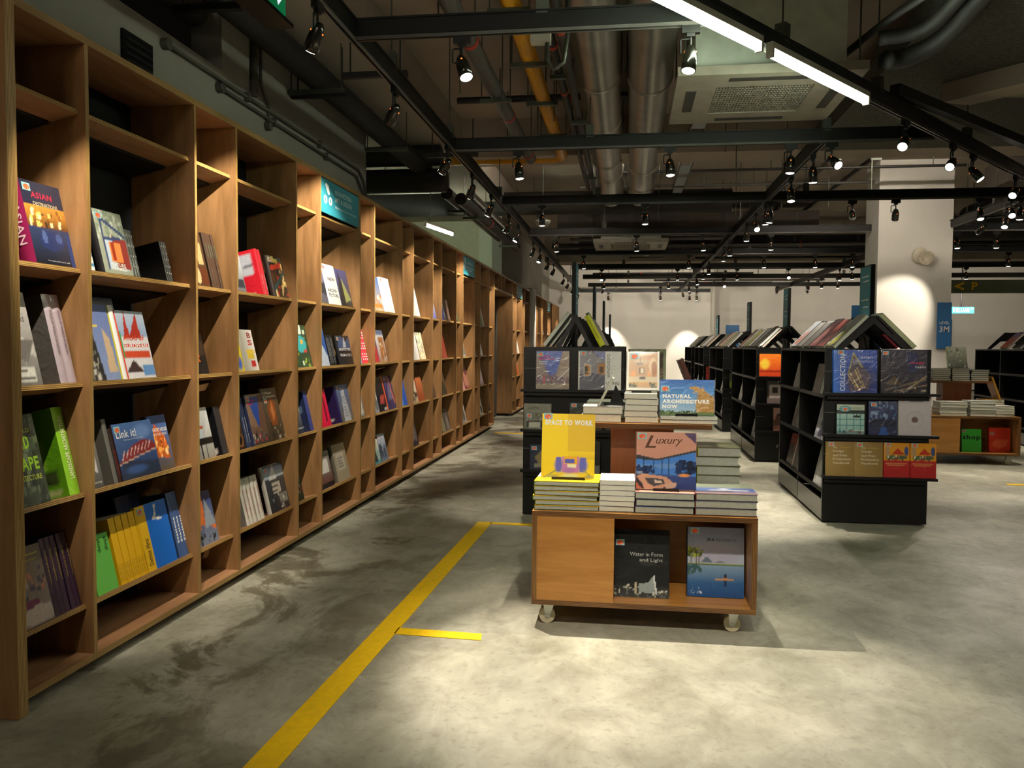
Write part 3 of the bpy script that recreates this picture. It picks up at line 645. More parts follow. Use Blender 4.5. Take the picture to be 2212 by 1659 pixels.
F(3, 1, 534, 560, .25, .03, 'white hardback titled BIG SIGNS', [('f', 'd8d4cc'), ('h', '9a9688', 'e8e4dc'), ('r', .3, .3, .8, .5, 'd8b83c'), ('r', .5, .1, .85, .25, 'c02c2c'), ('n', .04)], 'a8a294', texts=[('B', .55, .8, .3, .13, '8c2424', .02), ('S', .5, .62, .35, .13, 'b03030', .02), ('GN', .45, .42, .5, .1, 'e8c850', .02)], sticker=False)
F(3, 1, 512, 548, .31, .02, 'tall olive grey hardback behind the BIG SIGNS book', '8a8670', '7a765f', dx=.06, sticker=False)
F(3, 2, 512, 530, .27, .03, 'dark brown hardback with a wheel photo', [('g', '2c1c14', '5a4634'), ('e', .5, .2, .4, .16, '8a5a34'), ('e', .5, .2, .28, .1, '1e1410'), ('n', .15)], '3c2c28', sticker=False)
S(3, 2, 531, 2, .032, .30, .22, 'navy hardback with red top', '24304e', '1c2438', spine_text=('SHOPPING SPACE', .6, .5, .3, 'd0d4dc'))
F(3, 2, 549, 583, .31, .03, 'SHOPPING MALLS hardback with a pointed blue sky', [('g', '5c3c30', '9a7c64', 0, 1), ('p', [(.05, .95), (.8, .95), (.62, .4), (.5, .34)], '2c4c9c'), ('p', [(.8, 1), (1, 1), (1, .2), (.55, .33)], '6a4c3c'), ('p', [(0, 1), (.1, 1), (.45, .33), (0, .4)], '8a6c58'), ('g', '3c3430', '6a5a50', 0, .2), ('d', .0, .04, 1, .26, 26, ['1c1818', 'b02c2c', 'd0c8c0', '3c3c40'], .04), ('n', .08)], '2a3252', grid=(24, 30),
  texts=[('SHOPPING', .12, .85, .4, .05, 'c83040', .01), ('MALLS', .12, .79, .3, .05, 'c83040', .01)])
F(3, 2, 584, 616, .335, .03, 'Colleges & Universities hardback in brown and grey', [('g', '4a3a28', '5c5040'), ('p', [(.3, .3), (.2, .6), (.5, .85), (.8, .7), (.7, .3)], '8c4c24'), ('p', [(.45, .35), (.4, .6), (.55, .75), (.65, .5)], 'c87840'), ('d', 0, .02, 1, .3, 22, ['2c2620', 'a8a090', '5a4c3a'], .05), ('n', .1)], '3c3024', grid=(24, 30),
  texts=[('Colleges', .08, .88, .6, .06, 'e8e4d8', .02), ('& Universities', .08, .82, .8, .05, 'e8e4d8', .02)], sticker=(.1, .72))
F(3, 3, 585, 640, .30, .03, 'landscape house hardback in dark grey leaning out', [('g', '2c2c30', '4a4e54'), ('g', 'b8c4d4', '6a7ca4', .72, .96), ('p', [(.2, .7), (.5, .98), (.6, .7)], 'd8d8d8'), ('r', .3, .4, .7, .6, 'c8c0b0'), ('k', .3, .42, .7, .6, 2, '3a3a3c'), ('r', .55, .15, .95, .35, '8c8880'), ('d', .1, .05, .95, .35, 18, ['1c1c1e', '8a8a84', 'c8c8c0'], .05), ('n', .1)], 'b8b4aa', grid=(36, 30), wrap=True)
S(3, 3, 530, 5, .048, .275, .2, 'white wrapped softcover with red lettering', 'c9c4b8', '8c8a84', wrap=True, spine_text=('PRIVATE INTERIORS', .75, .6, .3, 'a04030', .01))
# fifth bay
F(4, 1, 643, 676, .30, .03, 'green hardback with a teal painted shape', [('f', '26402a'), ('d', 0, 0, 1, 1, 40, ['1c3420', '3c6a34', 'c8d8c0', '8aa03c', '14241a'], .06), ('r', .1, .8, .7, 1, 'c8dcc8'), ('e', .5, .55, .36, .2, '2f9ca0'), ('e', .6, .6, .08, .05, 'e8a030'), ('r', .6, .35, .8, .4, 'b83c3c'), ('n', .1)], '20382a', sticker=False, grid=(24, 30))
F(4, 2, 643, 656, .26, .02, 'grey softcover lettered Estates', [('g', '2c3040', '6a6e78'), ('r', .2, .6, .9, .75, 'c8c8cc'), ('n', .1)], '303440', sticker=False, texts=[('Estates', .05, .12, .9, .05, 'd8dce4')])
S(4, 2, 680, 2, .032, .285, .24, 'deep blue hardback', '2a3470', '1e2650', backart=[('f', '1f2848'), ('r', .2, .5, .9, .66, '5a6c84'), ('r', .4, .55, .8, .62, '2c3c4c'), ('r', .5, .06, .75, .12, 'c8c8c0')])
F(4, 3, 643, 656, .32, .02, 'dark green softcover in the shade', [('f', '28301f'), ('d', .3, .1, .9, .4, 8, ['a83424', 'd8d0c4'], .06), ('n', .1)], '1c2418', sticker=False)
# sixth bay
F(5, 0, 695, 711, .31, .03, 'lilac and grey hardback', [('g', '5c5a5c', '8c80b4'), ('p', [(0, .3), (1, .2), (1, .5), (0, .6)], '3c3c44'), ('n', .08)], '6a5c98', sticker=False)
F(5, 0, 712, 738, .315, .045, 'thick white hardback lettered NEW ARCHITECTURE', [('f', 'f0f0ee'), ('n', .02)], 'f6f6f4', grid=(14, 18), texts=[('NEW', .3, .6, .55, .08, '1c1c1c', .02), ('ARCHI-', .1, .32, .75, .08, '1c1c1c', .02), ('TECTURE', .1, .2, .8, .08, '1c1c1c', .02)])
F(5, 0, 739, 763, .30, .03, 'hardback with a tower against violet sky', [('g', '2c3430', '5c5c94'), ('p', [(.05, .0), (.2, .95), (.45, .5), (.5, 0)], '2c2c2c'), ('p', [(.4, .1), (.45, .75), (.95, .2)], 'a8b06a'), ('n', .08)], '3c3c5c', sticker=False)
F(5, 1, 695, 713, .32, .03, 'blue hardback with a white ridge photo', [('g', '2c4880', '3464b8'), ('p', [(0, .1), (.4, .6), (1, .2), (1, 0), (0, 0)], 'b8c4d4'), ('n', .1)], '2c4c8c', sticker=False)
S(5, 1, 714, 5, .026, .235, .18, 'slim black hardback with white lettering', '1c1c1e', '161618', spine_text=('ARCHITECTURE FROM A TO Z', .9, .8, .4, 'c8c8c8'))
F(5, 1, 737, 767, .235, .025, 'ARCHITECTURE FROM A TO Z hardback', [('f', '1e2026'), ('p', [(0, .6), (.3, 1), (.7, .8), (1, .95), (1, .5)], '3c5484'), ('p', [(.4, .6), (.6, .95), (.7, .6)], 'b8c0cc'), ('n', .1)], '1a1a1c', texts=[('ARCHITECTURE', .05, .48, .9, .09, 'e8e8e8', .02), ('FROM A TO Z', .1, .28, .85, .09, 'e8e8e8', .02)])
F(5, 2, 695, 716, .28, .04, 'crimson hardback with a dark vertical band', [('f', 'c8143c'), ('r', .2, .1, .9, .85, 'd81c44'), ('r', .6, .15, .72, .8, '6a1024'), ('n', .03)], 'a01030', sticker=False)
S(5, 2, 735, 1, .04, .29, .22, 'purple hardback', '28205c', '2c1c50', backart=[('f', '2c1c4c'), ('r', .55, .06, .8, .14, 'c8c8c0')])
F(5, 2, 740, 768, .295, .03, 'NEW SCHOOL hardback with a white tower photo', [('g', '6a6258', '4c6ca0'), ('p', [(.2, 0), (.35, .8), (.6, .9), (.8, 0)], 'b8bcc4'), ('k', .35, .15, .7, .7, 8, '8a94a4'), ('n', .1)], '3c3c50', texts=[('NEW', .3, .86, .2, .05, 'e8e8e8'), ('SCHOOL', .3, .8, .35, .04, 'e8e8e8')])
F(5, 3, 695, 722, .27, .025, 'dark softcover with a red roof and white wall', [('g', '5c1c14', '8a867c'), ('r', .2, .4, .8, .8, 'c8c4bc'), ('r', 0, 0, 1, .12, '1c1a18'), ('n', .1)], '4c3c34', sticker=False)
F(5, 3, 731, 757, .29, .035, 'beige hardback with a grey title panel', [('f', '9c9078'), ('r', .2, .3, .75, .75, 'b8b0a0'), ('k', .25, .35, .7, .7, 4, '6a6456'), ('n', .05)], '5c584c', sticker=False)
# seventh to seventeenth bays
F(6, 1, 778, 785, .28, .03, 'grey blue hardback', '8a94a8', '6a7484')
S(6, 1, 786, 3, .055, .30, .2, 'red and white striped hardback', 'd8303c', 'a82030', spine_text=('III III III', .9, .8, .5, 'f8e8e8', .02))
F(6, 2, 779, 789, .27, .03, 'dim grey photo softcover', photo(61, ['5c5a54', '8a8880', 'b8b4a8']), '4c4a46')
F(7, 0, 811, 834, .32, .03, 'blue city photo hardback with orange lettering', [('g', 'c8b090', '2c70b8'), ('d', 0, .05, 1, .45, 24, ['d8c8a0', 'c86a30', '5c94b8', 'e8e0d0'], .08), ('r', 0, .12, .9, .2, 'e08a40'), ('n', .08)], '2a78b4')
F(7, 0, 835, 862, .335, .05, 'thick bright white hardback', [('h', 'e8ecf4', 'f8f8fc'), ('n', .02)], 'f4f4f8')
F(7, 1, 811, 820, .28, .03, 'red and navy hardback', [('f', '3c2c5c'), ('r', 0, 0, 1, .5, 'b02c30')], '2c3c6c')
F(7, 1, 821, 846, .30, .03, 'hardback with a tan building photo', [('g', 'a87850', 'd0d8e0'), ('r', .3, .1, .9, .8, 'a87040'), ('d', .2, .1, .9, .7, 20, ['6a4424', 'd8b890', 'e8e8e8'], .06), ('r', 0, .85, 1, 1, '5c6c8c')], '3c5484')
F(7, 2, 811, 820, .24, .03, 'silver grey hardback', photo(72, ['8a8a8c', 'c8c8cc', '5c5c60']), '7a7a7c')
F(7, 2, 821, 840, .32, .03, 'black hardback with an orange edge', [('f', '16141a'), ('p', [(.2, .2), (.4, .5), (.8, .45), (.7, .2)], 'a84440'), ('r', .55, .04, .85, .12, 'c8c4bc'), ('r', .9, 0, 1, 1, 'e8642c')], '1c1820')
F(7, 2, 841, 859, .32, .03, 'violet night photo hardback', [('g', '2c2c5c', '3c2c6c'), ('p', [(.2, .3), (.5, .9), (.8, .3)], '6a6c8c'), ('l', .6, 1, .9, .2, .04, 'e8743c')], '28204c')
F(7, 3, 811, 824, .22, .02, 'teal and cream softcover', photo(74, ['3c8c94', 'd8d0b8', '2c3c44']), '3c5c64')
F(7, 3, 825, 850, .25, .03, 'city skyline softcover', photo(75, ['6a7c94', 'b8c0cc', 'd8d4cc', '3c4454']), '4c5464')
F(8, 2, 869, 875, .30, .03, 'light blue hardback', '5c84b8', '3c64a0')
S(8, 2, 877, 3, .05, .32, .2, 'royal blue hardback with white lettering', '2450a8', '1c408c')
F(9, 0, 893, 919, .33, .05, 'thick pure white hardback', [('h', 'f0ece4', 'fbf8f0')], 'b8b0a8')
F(9, 1, 893, 907, .33, .04, 'pale grey hardback', [('h', 'c8c4c0', 'e0dcd8')], 'd0ccc8')
F(9, 1, 908, 921, .30, .03, 'gold and white dotted hardback', [('f', 'e8dcb8'), ('d', 0, 0, 1, 1, 40, ['c89830', '2c2014', 'f8f0d8'], .09)], '2c2420')
F(9, 2, 893, 906, .26, .03, 'beige figure photo hardback', photo(92, ['b09878', 'd8ccb8', '4c3c30']), 'd8d4cc')
F(9, 2, 907, 924, .27, .03, 'rust coloured hardback', [('g', '8c4424', 'b8683c'), ('n', .1)], 'a85430')
F(9, 3, 893, 918, .28, .03, 'dark softcover with silver ovals', [('f', '2c2830'), ('e', .3, .5, .2, .3, '8a8c9c'), ('e', .7, .45, .18, .3, '6a5c5c'), ('r', .1, .85, .9, .95, 'c8d0e0')], '3c3438')
F(10, 0, 936, 943, .32, .04, 'white and blue hardback', [('g', '4c5cb8', 'e8e8f0'), ('n', .05)], 'd8dcec')
F(10, 2, 937, 943, .15, .03, 'small dark paperback', '4c3834', '3c2c28')
F(11, 0, 955, 963, .33, .03, 'black and white photo hardback', photo(110, ['4c4238', 'c8c0b4', '2c3c8c']), '1c1a1c')
F(11, 0, 965, 979, .27, .03, 'brown patterned hardback', photo(111, ['6a5040', '4c3c34', '8c6c5c']), '4c3c34')
F(11, 1, 956, 966, .32, .04, 'brick red hardback', 'a83c28', '8c3424')
F(11, 2, 956, 970, .31, .03, 'dark woodland photo hardback', photo(113, ['3c3424', '6a5434', '2c2c20']), '2c2418')
F(11, 3, 956, 965, .30, .03, 'olive photo hardback', photo(114, ['5c5438', '3c3c2c', '8c8464']), '3c3828')
F(11, 3, 966, 976, .28, .03, 'dusky grey hardback', photo(115, ['5c5450', '3c3a38', '7c746c']), '3c3634')
F(12, 0, 988, 994, .30, .03, 'dark green hardback', '3c4c34', '2c3c28')
F(13, 1, 1000, 1006, .34, .04, 'light grey photo hardback', photo(130, ['8c8c88', 'd0d0cc', '5c5c58']), '8c8884')
F(13, 2, 1000, 1005, .20, .03, 'pink softcover', 'c88c90', 'a86c70')
F(13, 2, 1006, 1015, .36, .04, 'burgundy hardback', photo(131, ['7c3448', '4c2434', 'b87c64']), '5c2438')
F(13, 3, 1000, 1012, .34, .03, 'pale photo hardback', photo(132, ['8c8a8c', 'd8d4d0', '5c5854']), 'c8c4c0')
F(14, 1, 1028, 1032, .25, .03, 'white speckled paperback', photo(140, ['c8c0b4', '8c8478', '3c3834']), 'a8a094')
F(15, 0, 1038, 1051, .40, .05, 'green and white hardback', [('f', 'd8ccc8'), ('r', 0, 0, .5, 1, '6a9c3c'), ('n', .1)], '5c8c3c')
F(15, 1, 1038, 1043, .38, .04, 'black hardback with white spine', 'e0dcd8', '2c2c30')
F(15, 2, 1038, 1047, .37, .04, 'pink and grey photo hardback', photo(152, ['b88c94', '8ca0b8', 'd8c8cc']), '8c7c88')
F(15, 3, 1038, 1047, .34, .04, 'white hardback with a small dark picture', [('f', 'd0ccc0'), ('r', .4, .1, .8, .4, '4c4844')], '3c3a34')
F(16, 3, 1058, 1064, .42, .04, 'tall dark brown hardback', '3c2c24', '2c2018')
F(21, 1, 1121, 1124, .42, .05, 'bright white hardback', 'f0ece0', 'e0dcd0')
F(21, 2, 1121, 1124, .35, .05, 'orange hardback', 'd87c40', 'b86430')
def B(k, row, y0, wd, h, desc, c):
    M = shelf_frame(ROWZ[row]) @ Matrix.Translation((SHALLOW, y0, 0.001)) @ Matrix.Rotation(R(90), 4, 'Z')
    make_book(f"{desc} on the far bookcase, {RN[row]} shelf", wd, h, .05, c, c, M=M, simple=True, group='books in the far bookcase')
B(0, 0, 20.73, .38, .34, 'large white hardback', 'f4f4f0'); B(0, 0, 21.6, .3, .32, 'slim pale grey hardback', 'd8dcdc'); B(0, 1, 20.73, .38, .33, 'cream hardback', 'eee8dc')
B(0, 0, 22.95, .2, .30, 'ivory hardback near its far end', 'f0e8d8'); B(0, 2, 21.25, .35, .3, 'tan hardback', 'c8a070')

# ------------------------------------------------------------------ display cart on casters
EDGE_C = wood('plywood_edge_brown', 0, '6e4824', 'a47840', stripes='Z')
def make_cart(label):
    X0, X1, Y0, Y1, Z0, Z1, T = -0.44, 0.607, 3.90, 4.90, 0.108, 0.56, 0.025
    root = thing('display_cart', label, 'display cart', (0.084, 4.4, 0))
    e = [0, 1, 1, 1, 0, 0]
    sub('top_panel', MB().box(X0, X1, Y0, Y1, Z1-T, Z1, [1, 1, 1, 1, 0, 0]), [PLY_X, EDGE_C], root)
    sub('bottom_panel', MB().box(X0, X1, Y0, Y1, Z0, Z0+T, [1, 1, 1, 1, 0, 0]), [PLY_X, EDGE_C], root)
    for a in (X0, X1-T): sub('side_panel', MB().box(a, a+T, Y0, Y1, Z0+T, Z1-T, [0, 0, 1, 1, 0, 0]), [PLY_Z, EDGE_X], root)
    sub('front_panel', MB().box(X0+T, -0.05, Y0+0.001, Y0+0.02, Z0+T, Z1-T), PLY_X, root)
    sub('partition', MB().box(-0.07, -0.05, Y0+0.02, Y1-0.03, Z0+T, Z1-T), PLY_Z, root)
    sub('back_panel', MB().box(-0.05, X1-T, Y0+0.40, Y0+0.42, Z0+T, Z1-T), PLY_X, root)
    sub('upper_shelf', MB().box(-0.26, 0.425, 4.22, 4.74, 0.932, 0.957, [1, 1, 1, 1, 0, 0]), [PLY_X, EDGE_C], root)
    sub('upper_support', MB().box(-0.08, 0.245, 4.38, 4.60, Z1, 0.932), BROWN, root)
    for cx, cy, ang in ((-0.365, 3.975, 12), (0.515, 3.985, 0), (-0.365, 4.82, 30), (0.515, 4.82, -15)):
        q = MB(); q.box(-0.035, 0.035, -0.03, 0.03, 0.102, 0.108)
        for sgn in (-1, 1): q.prism([(-0.028, 0.102), (0.026, 0.102), (0.018, 0.03), (-0.004, 0.026)], 0, sgn*0.018, sgn*0.0155)
        q.cyl((-0.022, 0.006, 0.039), (0.022, 0.006, 0.039), 0.007, n=8)
        M = Matrix.Translation((cx, cy, 0)) @ Matrix.Rotation(R(ang), 4, 'Z') @ Matrix.Rotation(R(90), 4, 'Z')
        q.v = [tuple(M @ Vector(p)) for p in q.v]
        c = sub('caster', q, CASTER, root)
        q = MB(); q.cyl((-0.013, 0.006, 0.039), (0.013, 0.006, 0.039), 0.0385, n=24)
        q.v = [tuple(M @ Vector(p)-Vector((0.084, 4.4, 0))) for p in q.v]
        q.build('wheel', WHEEL, c)
    return root
EDGE_X = wood('plywood_edge_side', 2, '7c5428', 'b08446', stripes='X')
cart = make_cart('plywood display cart on casters in front, stacked with books on two tiers')
cart2 = copy_tree(cart); cart2.location = (0.084+3.886, 4.4+6.3, 0)
tag(cart2, 'far plywood display cart near the white column, holding piled books', 'display cart')

LAY = Matrix(((1, 0, 0, 0), (0, 0, 1, 0), (0, -1, 0, 0), (0, 0, 0, 1)))     # lying, front cover up, lower edge to the reader
def stack(n, x0, y0, z0, w_, d_, t, desc, where, ops, spine, pages=None, jit=0.006, top=None, rot=0.0, simple=False, **k):
    for i in range(n):
        last = i == n-1; z = z0+(i+1)*(t+0.0006)
        M = Matrix.Translation((x0+random.uniform(-jit, jit), y0+random.uniform(0, jit), z)) @ Matrix.Rotation(R(rot+random.uniform(-1.5, 1.5)*(jit > 0)), 4, 'Z') @ LAY
        pos = 'top' if last else 'bottom' if i == 0 else ordn(n-1-i)+' down'
        lb = f"{desc}, {pos} in the stack {where}" if n > 1 else f"{desc} lying {where}"
        make_book(lb, w_, d_, t, (top or ops) if last else ops, spine, M=M, pages=pages or PAGES, simple=simple, group=None if n == 1 else 'stack '+where, **k)
def stand_book(x, y, z, w_, h, t, lean, desc, ops, spine, rz=0.0, **k):
    M = Matrix.Translation((x, y, z)) @ Matrix.Rotation(R(rz), 4, 'Z') @ Matrix.Rotation(R(-lean), 4, 'X')
    return make_book(desc, w_, h, t, ops, spine, M=M, **k)
def easel(x, y, z, wd, label, rz=0.0):
    q = MB(); q.box(-wd/2, wd/2, -0.016, -0.012, 0.001, 0.014)
    for sx in (-wd/2, wd/2-0.004): q.box(sx, sx+0.004, -0.016, 0.09, 0.001, 0.005).prism([(0.012, 0.005), (0.09, 0.005), (0.085, 0.012), (0.045, 0.10), (0.04, 0.10)], 0, sx, sx+0.004)
    M = Matrix.Translation((x, y, z)) @ Matrix.Rotation(R(rz), 4, 'Z')
    o = q.build('book_stand', BLACK); o.matrix_world = M; tag(o, label, 'book stand')

ZT = 0.5605
# lower tier
YC = [('f', 'f0c818'), ('r', 0, .55, .55, 1, 'a8a0c8'), ('p', [(.2, .6), (.5, 1), (.7, .6)], 'c8b8d0'), ('n', .04)]
stack(6, -0.435, 3.925, ZT, .31, .26, .0228, 'yellow hardback', 'under the SPACE TO WORK book', YC, '6a7a2c', pages=PAGESG, hard=True)
stack(6, -0.122, 3.935, ZT, .165, .22, .0245, 'white wrapped square book', 'next to the yellow stack', 'dcdad4', 'c8c8bc', pages=PAGES, jit=0.002, wrap=True, hard=False)
LUXT = [('g', 'c8907c', 'd8a890', 0, .5), ('g', '2a4a90', '1c3060', .5, 1), ('n', .06)]
stack(3, 0.046, 3.925, ZT, .276, .27, .033, 'dark jacketed hardback', 'under the Luxury book', LUXT, '3a2a30', pages=PAGESG, wrap=True, jit=0.003)
DT = [('g', '8c6a5c', '3c5c94', .0, .35), ('g', '2c4c94', '6a7488', .35, .6), ('g', '7c8470', '8c9480', .6, 1), ('l', .0, .3, 1, .36, .02, 'c8c0b0'), ('b', .5, .45, .08, .05, 'e8f0ff'), ('n', .1)]
stack(3, 0.327, 3.925, ZT, .283, .30, .034, 'blue jacketed hardback', 'at the right end of the front cart', DT, '7c3c34', pages=PAGESG, wrap=True, jit=0.003)
stack(6, 0.352, 4.245, ZT, .215, .25, .0462, 'olive green wrapped hardback', 'behind the blue jacketed stack', [('f', '5a5c40'), ('d', 0, 0, 1, 1, 30, ['4c4434', '7a7a54'], .1)], 'a0a81c', pages=PAGESG, jit=0.006, wrap=True)
stack(4, -0.40, 4.30, ZT, .26, .3, .03, 'grey wrapped hardback', 'behind the yellow stack', '6a6c62', '5c5e54', pages=PAGESG, wrap=True)
ztop = ZT+6*0.0234
easel(-0.275, 3.985, ztop, 0.16, 'black wire stand holding the SPACE TO WORK book')
stand_book(-0.408, 3.992, ztop+0.006, .258, .312, .012, 9, 'bright yellow hardback titled SPACE TO WORK standing on the yellow stack',
  [('f', 'fbd80c'), ('r', .5, .42, 1, 1, 'e8c01e'), ('g', 'e8c01e', 'fbd80c', .3, .42), ('r', 0, 0, .5, .42, 'fbd80c'), ('b', .33, .2, .09, .12, '5a62c0'), ('b', .78, .2, .1, .12, '5a62c0'), ('r', .27, .1, .38, .32, '5a60c0'), ('r', .72, .1, .84, .32, '5a60c0'), ('r', .39, .08, .71, .34, 'c07ab8'), ('r', .42, .22, .68, .33, 'f0b010'), ('r', .45, .23, .62, .29, '4c58b8'),
   ('r', .5, .16, .66, .215, 'f4f0c0'), ('b', .52, .12, .12, .05, 'a070b8'), ('b', .55, .04, .18, .03, 'f4f0a0'), ('l', .05, 0, .28, .12, .012, '9a9a50'), ('l', .98, 0, .8, .12, .012, '9a9a50'), ('b', .2, .02, .14, .03, 'b8b060'), ('b', .9, .02, .1, .03, '9a9a60')], 'd8b810', grid=(60, 76), sticker=(.03, .91), hard=False,
  texts=[('SPACE TO WORK', .06, .82, .9, .085, 'f0efe6', .06)])
zl = ZT+3*0.0336
easel(0.19, 3.975, zl, 0.12, 'black wire stand holding the Luxury book')
stand_book(0.050, 3.985, zl+0.006, .282, .272, .03, 7, 'square hardback titled Luxury with a glass room by the sea',
  [('g', '223a70', '5a8cd8', .0, .62), ('b', .75, .08, .3, .1, '28386c'), ('g', 'c08a78', 'd8a48e', .5, 1), ('p', [(0, .53), (0, .62), (.35, .55), (1, .72), (1, .45), (.0, .45)], '3c3c40'), ('p', [(0, .60), (.35, .53), (1, .70), (1, 1), (0, 1)], 'd29a86'), ('p', [(.78, 1), (1, .8), (1, 1)], '5a4a6c'), ('p', [(0, .52), (.35, .50), (1, .66), (1, .24), (0, .28)], '4a88dc'), ('p', [(0, .42), (1, .48), (1, .38), (0, .36)], '6a98dc'), ('d', 0, .3, .35, .4, 30, ['16254c', '24406c'], .04), ('d', .68, .28, 1, .48, 60, ['14203c', '1c3058', '28406c'], .045),
   ('r', .12, .28, .13, .56, '1c2c4c'), ('r', .28, .26, .295, .53, '1c2c4c'), ('r', .42, .26, .435, .55, '1c2c4c'), ('r', .54, .26, .55, .58, '1c2c4c'), ('r', .71, .2, .722, .62, '1c2c4c'), ('g', '2c3c78', '3c5490', .0, .24), ('b', .8, .25, .1, .03, 'f0a050'), ('r', .02, .26, .1, .31, '9aa4b8'),
   ('p', [(0, .0), (0, .24), (.08, .26), (.3, .22), (.62, .12), (.5, 0)], '3c3038'), ('p', [(0, .22), (.12, .27), (.5, .22), (.62, .12), (.5, .06), (.42, 0), (.14, .0), (.1, .1)], 'dca88c'), ('p', [(.14, .2), (.45, .18), (.48, .1), (.3, .05), (.2, .1)], '4c4c50'), ('p', [(.3, .16), (.42, .15), (.44, .1), (.32, .1)], 'ecd8c8'), ('p', [(.48, .1), (.68, .13), (.66, .04), (.5, 0)], 'e0b8a0'), ('p', [(0, 0), (0, .12), (.1, 0)], 'c87858'), ('n', .03)], '4a3430', grid=(72, 70), wrap=True, sticker=(.02, .87),
  texts=[('L', .14, .72, .19, .22, '5a3420', .012, .35), ('uxury', .325, .755, .45, .13, '5a3420', .008, .35)])
# upper tier
ZU = 0.9575
stack(2, -0.225, 4.245, ZU, .205, .2, .040, 'thick pale wrapped hardback', 'at the left of the upper tier', 'b4b6b4', '8c9088', pages=PAGES, wrap=True, jit=0.004)
stack(2, -0.21, 4.47, ZU, .22, .24, .045, 'grey wrapped hardback', 'at the back left of the upper tier', '8c9484', '7a8474', pages=PAGESG, wrap=True, jit=0.004)
stack(5, -0.008, 4.245, ZU, .165, .21, .0295, 'white wrapped softcover', 'in the middle of the upper tier', 'd8d8cc', 'c8c8bc', pages=PAGES, wrap=True, hard=False, jit=0.004)
stack(2, 0.168, 4.235, ZU, .283, .22, .0185, 'silver wrapped landscape book', 'at the right of the upper tier', 'b0b4ac', 'a0a49c', pages=PAGES, wrap=True, hard=False, jit=0.003)
easel(0.075, 4.30, ZU+5*.0301, 0.10, 'small black stand under the white framed interiors book')
stand_book(0.0, 4.312, ZU+5*.0301+0.014, .165, .205, .03, 14, 'white framed hardback showing a chandelier room, on the middle stack',
  [('f', 'c8c6ba'), ('r', .06, .06, .94, .95, 'a8845c'), ('g', 'a8845c', 'a8845c', 1, 1), ('b', .45, .8, .3, .12, 'b49c78'), ('e', .8, .62, .12, .22, 'c4a880'), ('e', .84, .55, .09, .2, '8c5428'), ('r', .38, .42, .54, .58, '4a3c30'), ('r', .41, .44, .51, .56, 'c8b898'), ('e', .4, .68, .12, .03, '4a3c30'), ('l', .4, .7, .4, .84, .01, '4a3c30'), ('r', .06, .2, .94, .34, 'b8a888'), ('e', .48, .31, .1, .04, '3c3830'), ('b', .2, .42, .08, .08, 'd08848'), ('b', .68, .42, .05, .07, 'd08848'), ('r', .06, .14, .94, .21, 'b08850'), ('d', .08, .07, .4, .17, 14, ['3c3c2c', '5c5c44'], .05), ('d', .7, .07, .92, .17, 12, ['3c3c2c', '5c5c44'], .05), ('r', 0, 0, .06, 1, 'c8c6ba'), ('r', .94, 0, 1, 1, 'c8c6ba'), ('r', 0, 0, 1, .055, 'c8c6ba'), ('n', .04)], 'c8c6ba', grid=(44, 56),
  texts=[('ARCHITECTURAL', .36, .85, .46, .035, 'c06848'), ('SPACES', .42, .79, .3, .035, 'c06848')], sticker=(.1, .80))
stand_book(0.012, 4.60, ZU+0.002, .20, .375, .04, 5, 'tall dark hardback with a green frame behind the chandelier book',
  [('f', '7c8464'), ('r', .0, .0, .92, .95, '3a2c20'), ('d', .1, .5, .9, .93, 18, ['5c4834', '8c8878', '2c2018'], .1), ('n', .1)], '6c7458', wrap=True, grid=(20, 30))
easel(0.30, 4.262, ZU+2*.0191, 0.11, 'black wire stand under the NATURAL ARCHITECTURE NOW book')
stand_book(0.168, 4.272, ZU+2*.0191+0.003, .272, .182, .022, 8, 'landscape hardback titled NATURAL ARCHITECTURE NOW with tall dry grass',
  [('g', 'a8c8dc', '5a96d0', .08, .55), ('g', '5a96d0', '3a6cb8', .55, 1), ('b', .45, .38, .25, .06, 'c8d8e0'), ('p', [(.70, .05), (.66, .35), (.72, .6), (.52, .8), (.66, .82), (.82, .7), (1, .5), (1, .05)], 'b48c50'), ('d', .66, .05, 1, .6, 140, ['a87c40', 'd0aa6c', '8c6430', 'c09858'], .018), ('d', .56, .62, .8, .82, 40, ['b48c50', 'd0aa6c'], .018), ('g', '56683c', '6c8058', 0, .09), ('d', 0, .04, .7, .13, 50, ['3c5228', '54683c', '2c4420'], .03), ('n', .03)], '4a6a8c', grid=(72, 48), sticker=(.02, .66), wrap=True,
  texts=[('NATURAL', .05, .48, .52, .11, 'f4f4ee', .06), ('ARCHITECTURE', .045, .335, .86, .11, 'f4f4ee', .06), ('NOW', .045, .19, .28, .11, 'f4f4ee', .06)])
make_book('pale hardback leaning edge-on on a stand at the left of the upper tier', .18, .165, .013, 'a0a69a', 'b4b8aa', M=Matrix.Translation((-0.15, 4.43, ZU+.085)) @ Matrix.Rotation(R(27), 4, 'Y') @ Matrix.Rotation(R(-90), 4, 'Z'))
easel(-0.10, 4.36, ZU+.0825, 0.07, 'black stand behind the pale leaning hardback', rz=-90)
make_book('dark red hardback leaning back at the rear right of the upper tier', .18, .34, .03, '3c2018', '4a2a20', M=Matrix.Translation((0.425, 4.53, ZU+.012)) @ Matrix.Rotation(R(-22), 4, 'Y') @ Matrix.Rotation(R(90), 4, 'Z'), wrap=True)
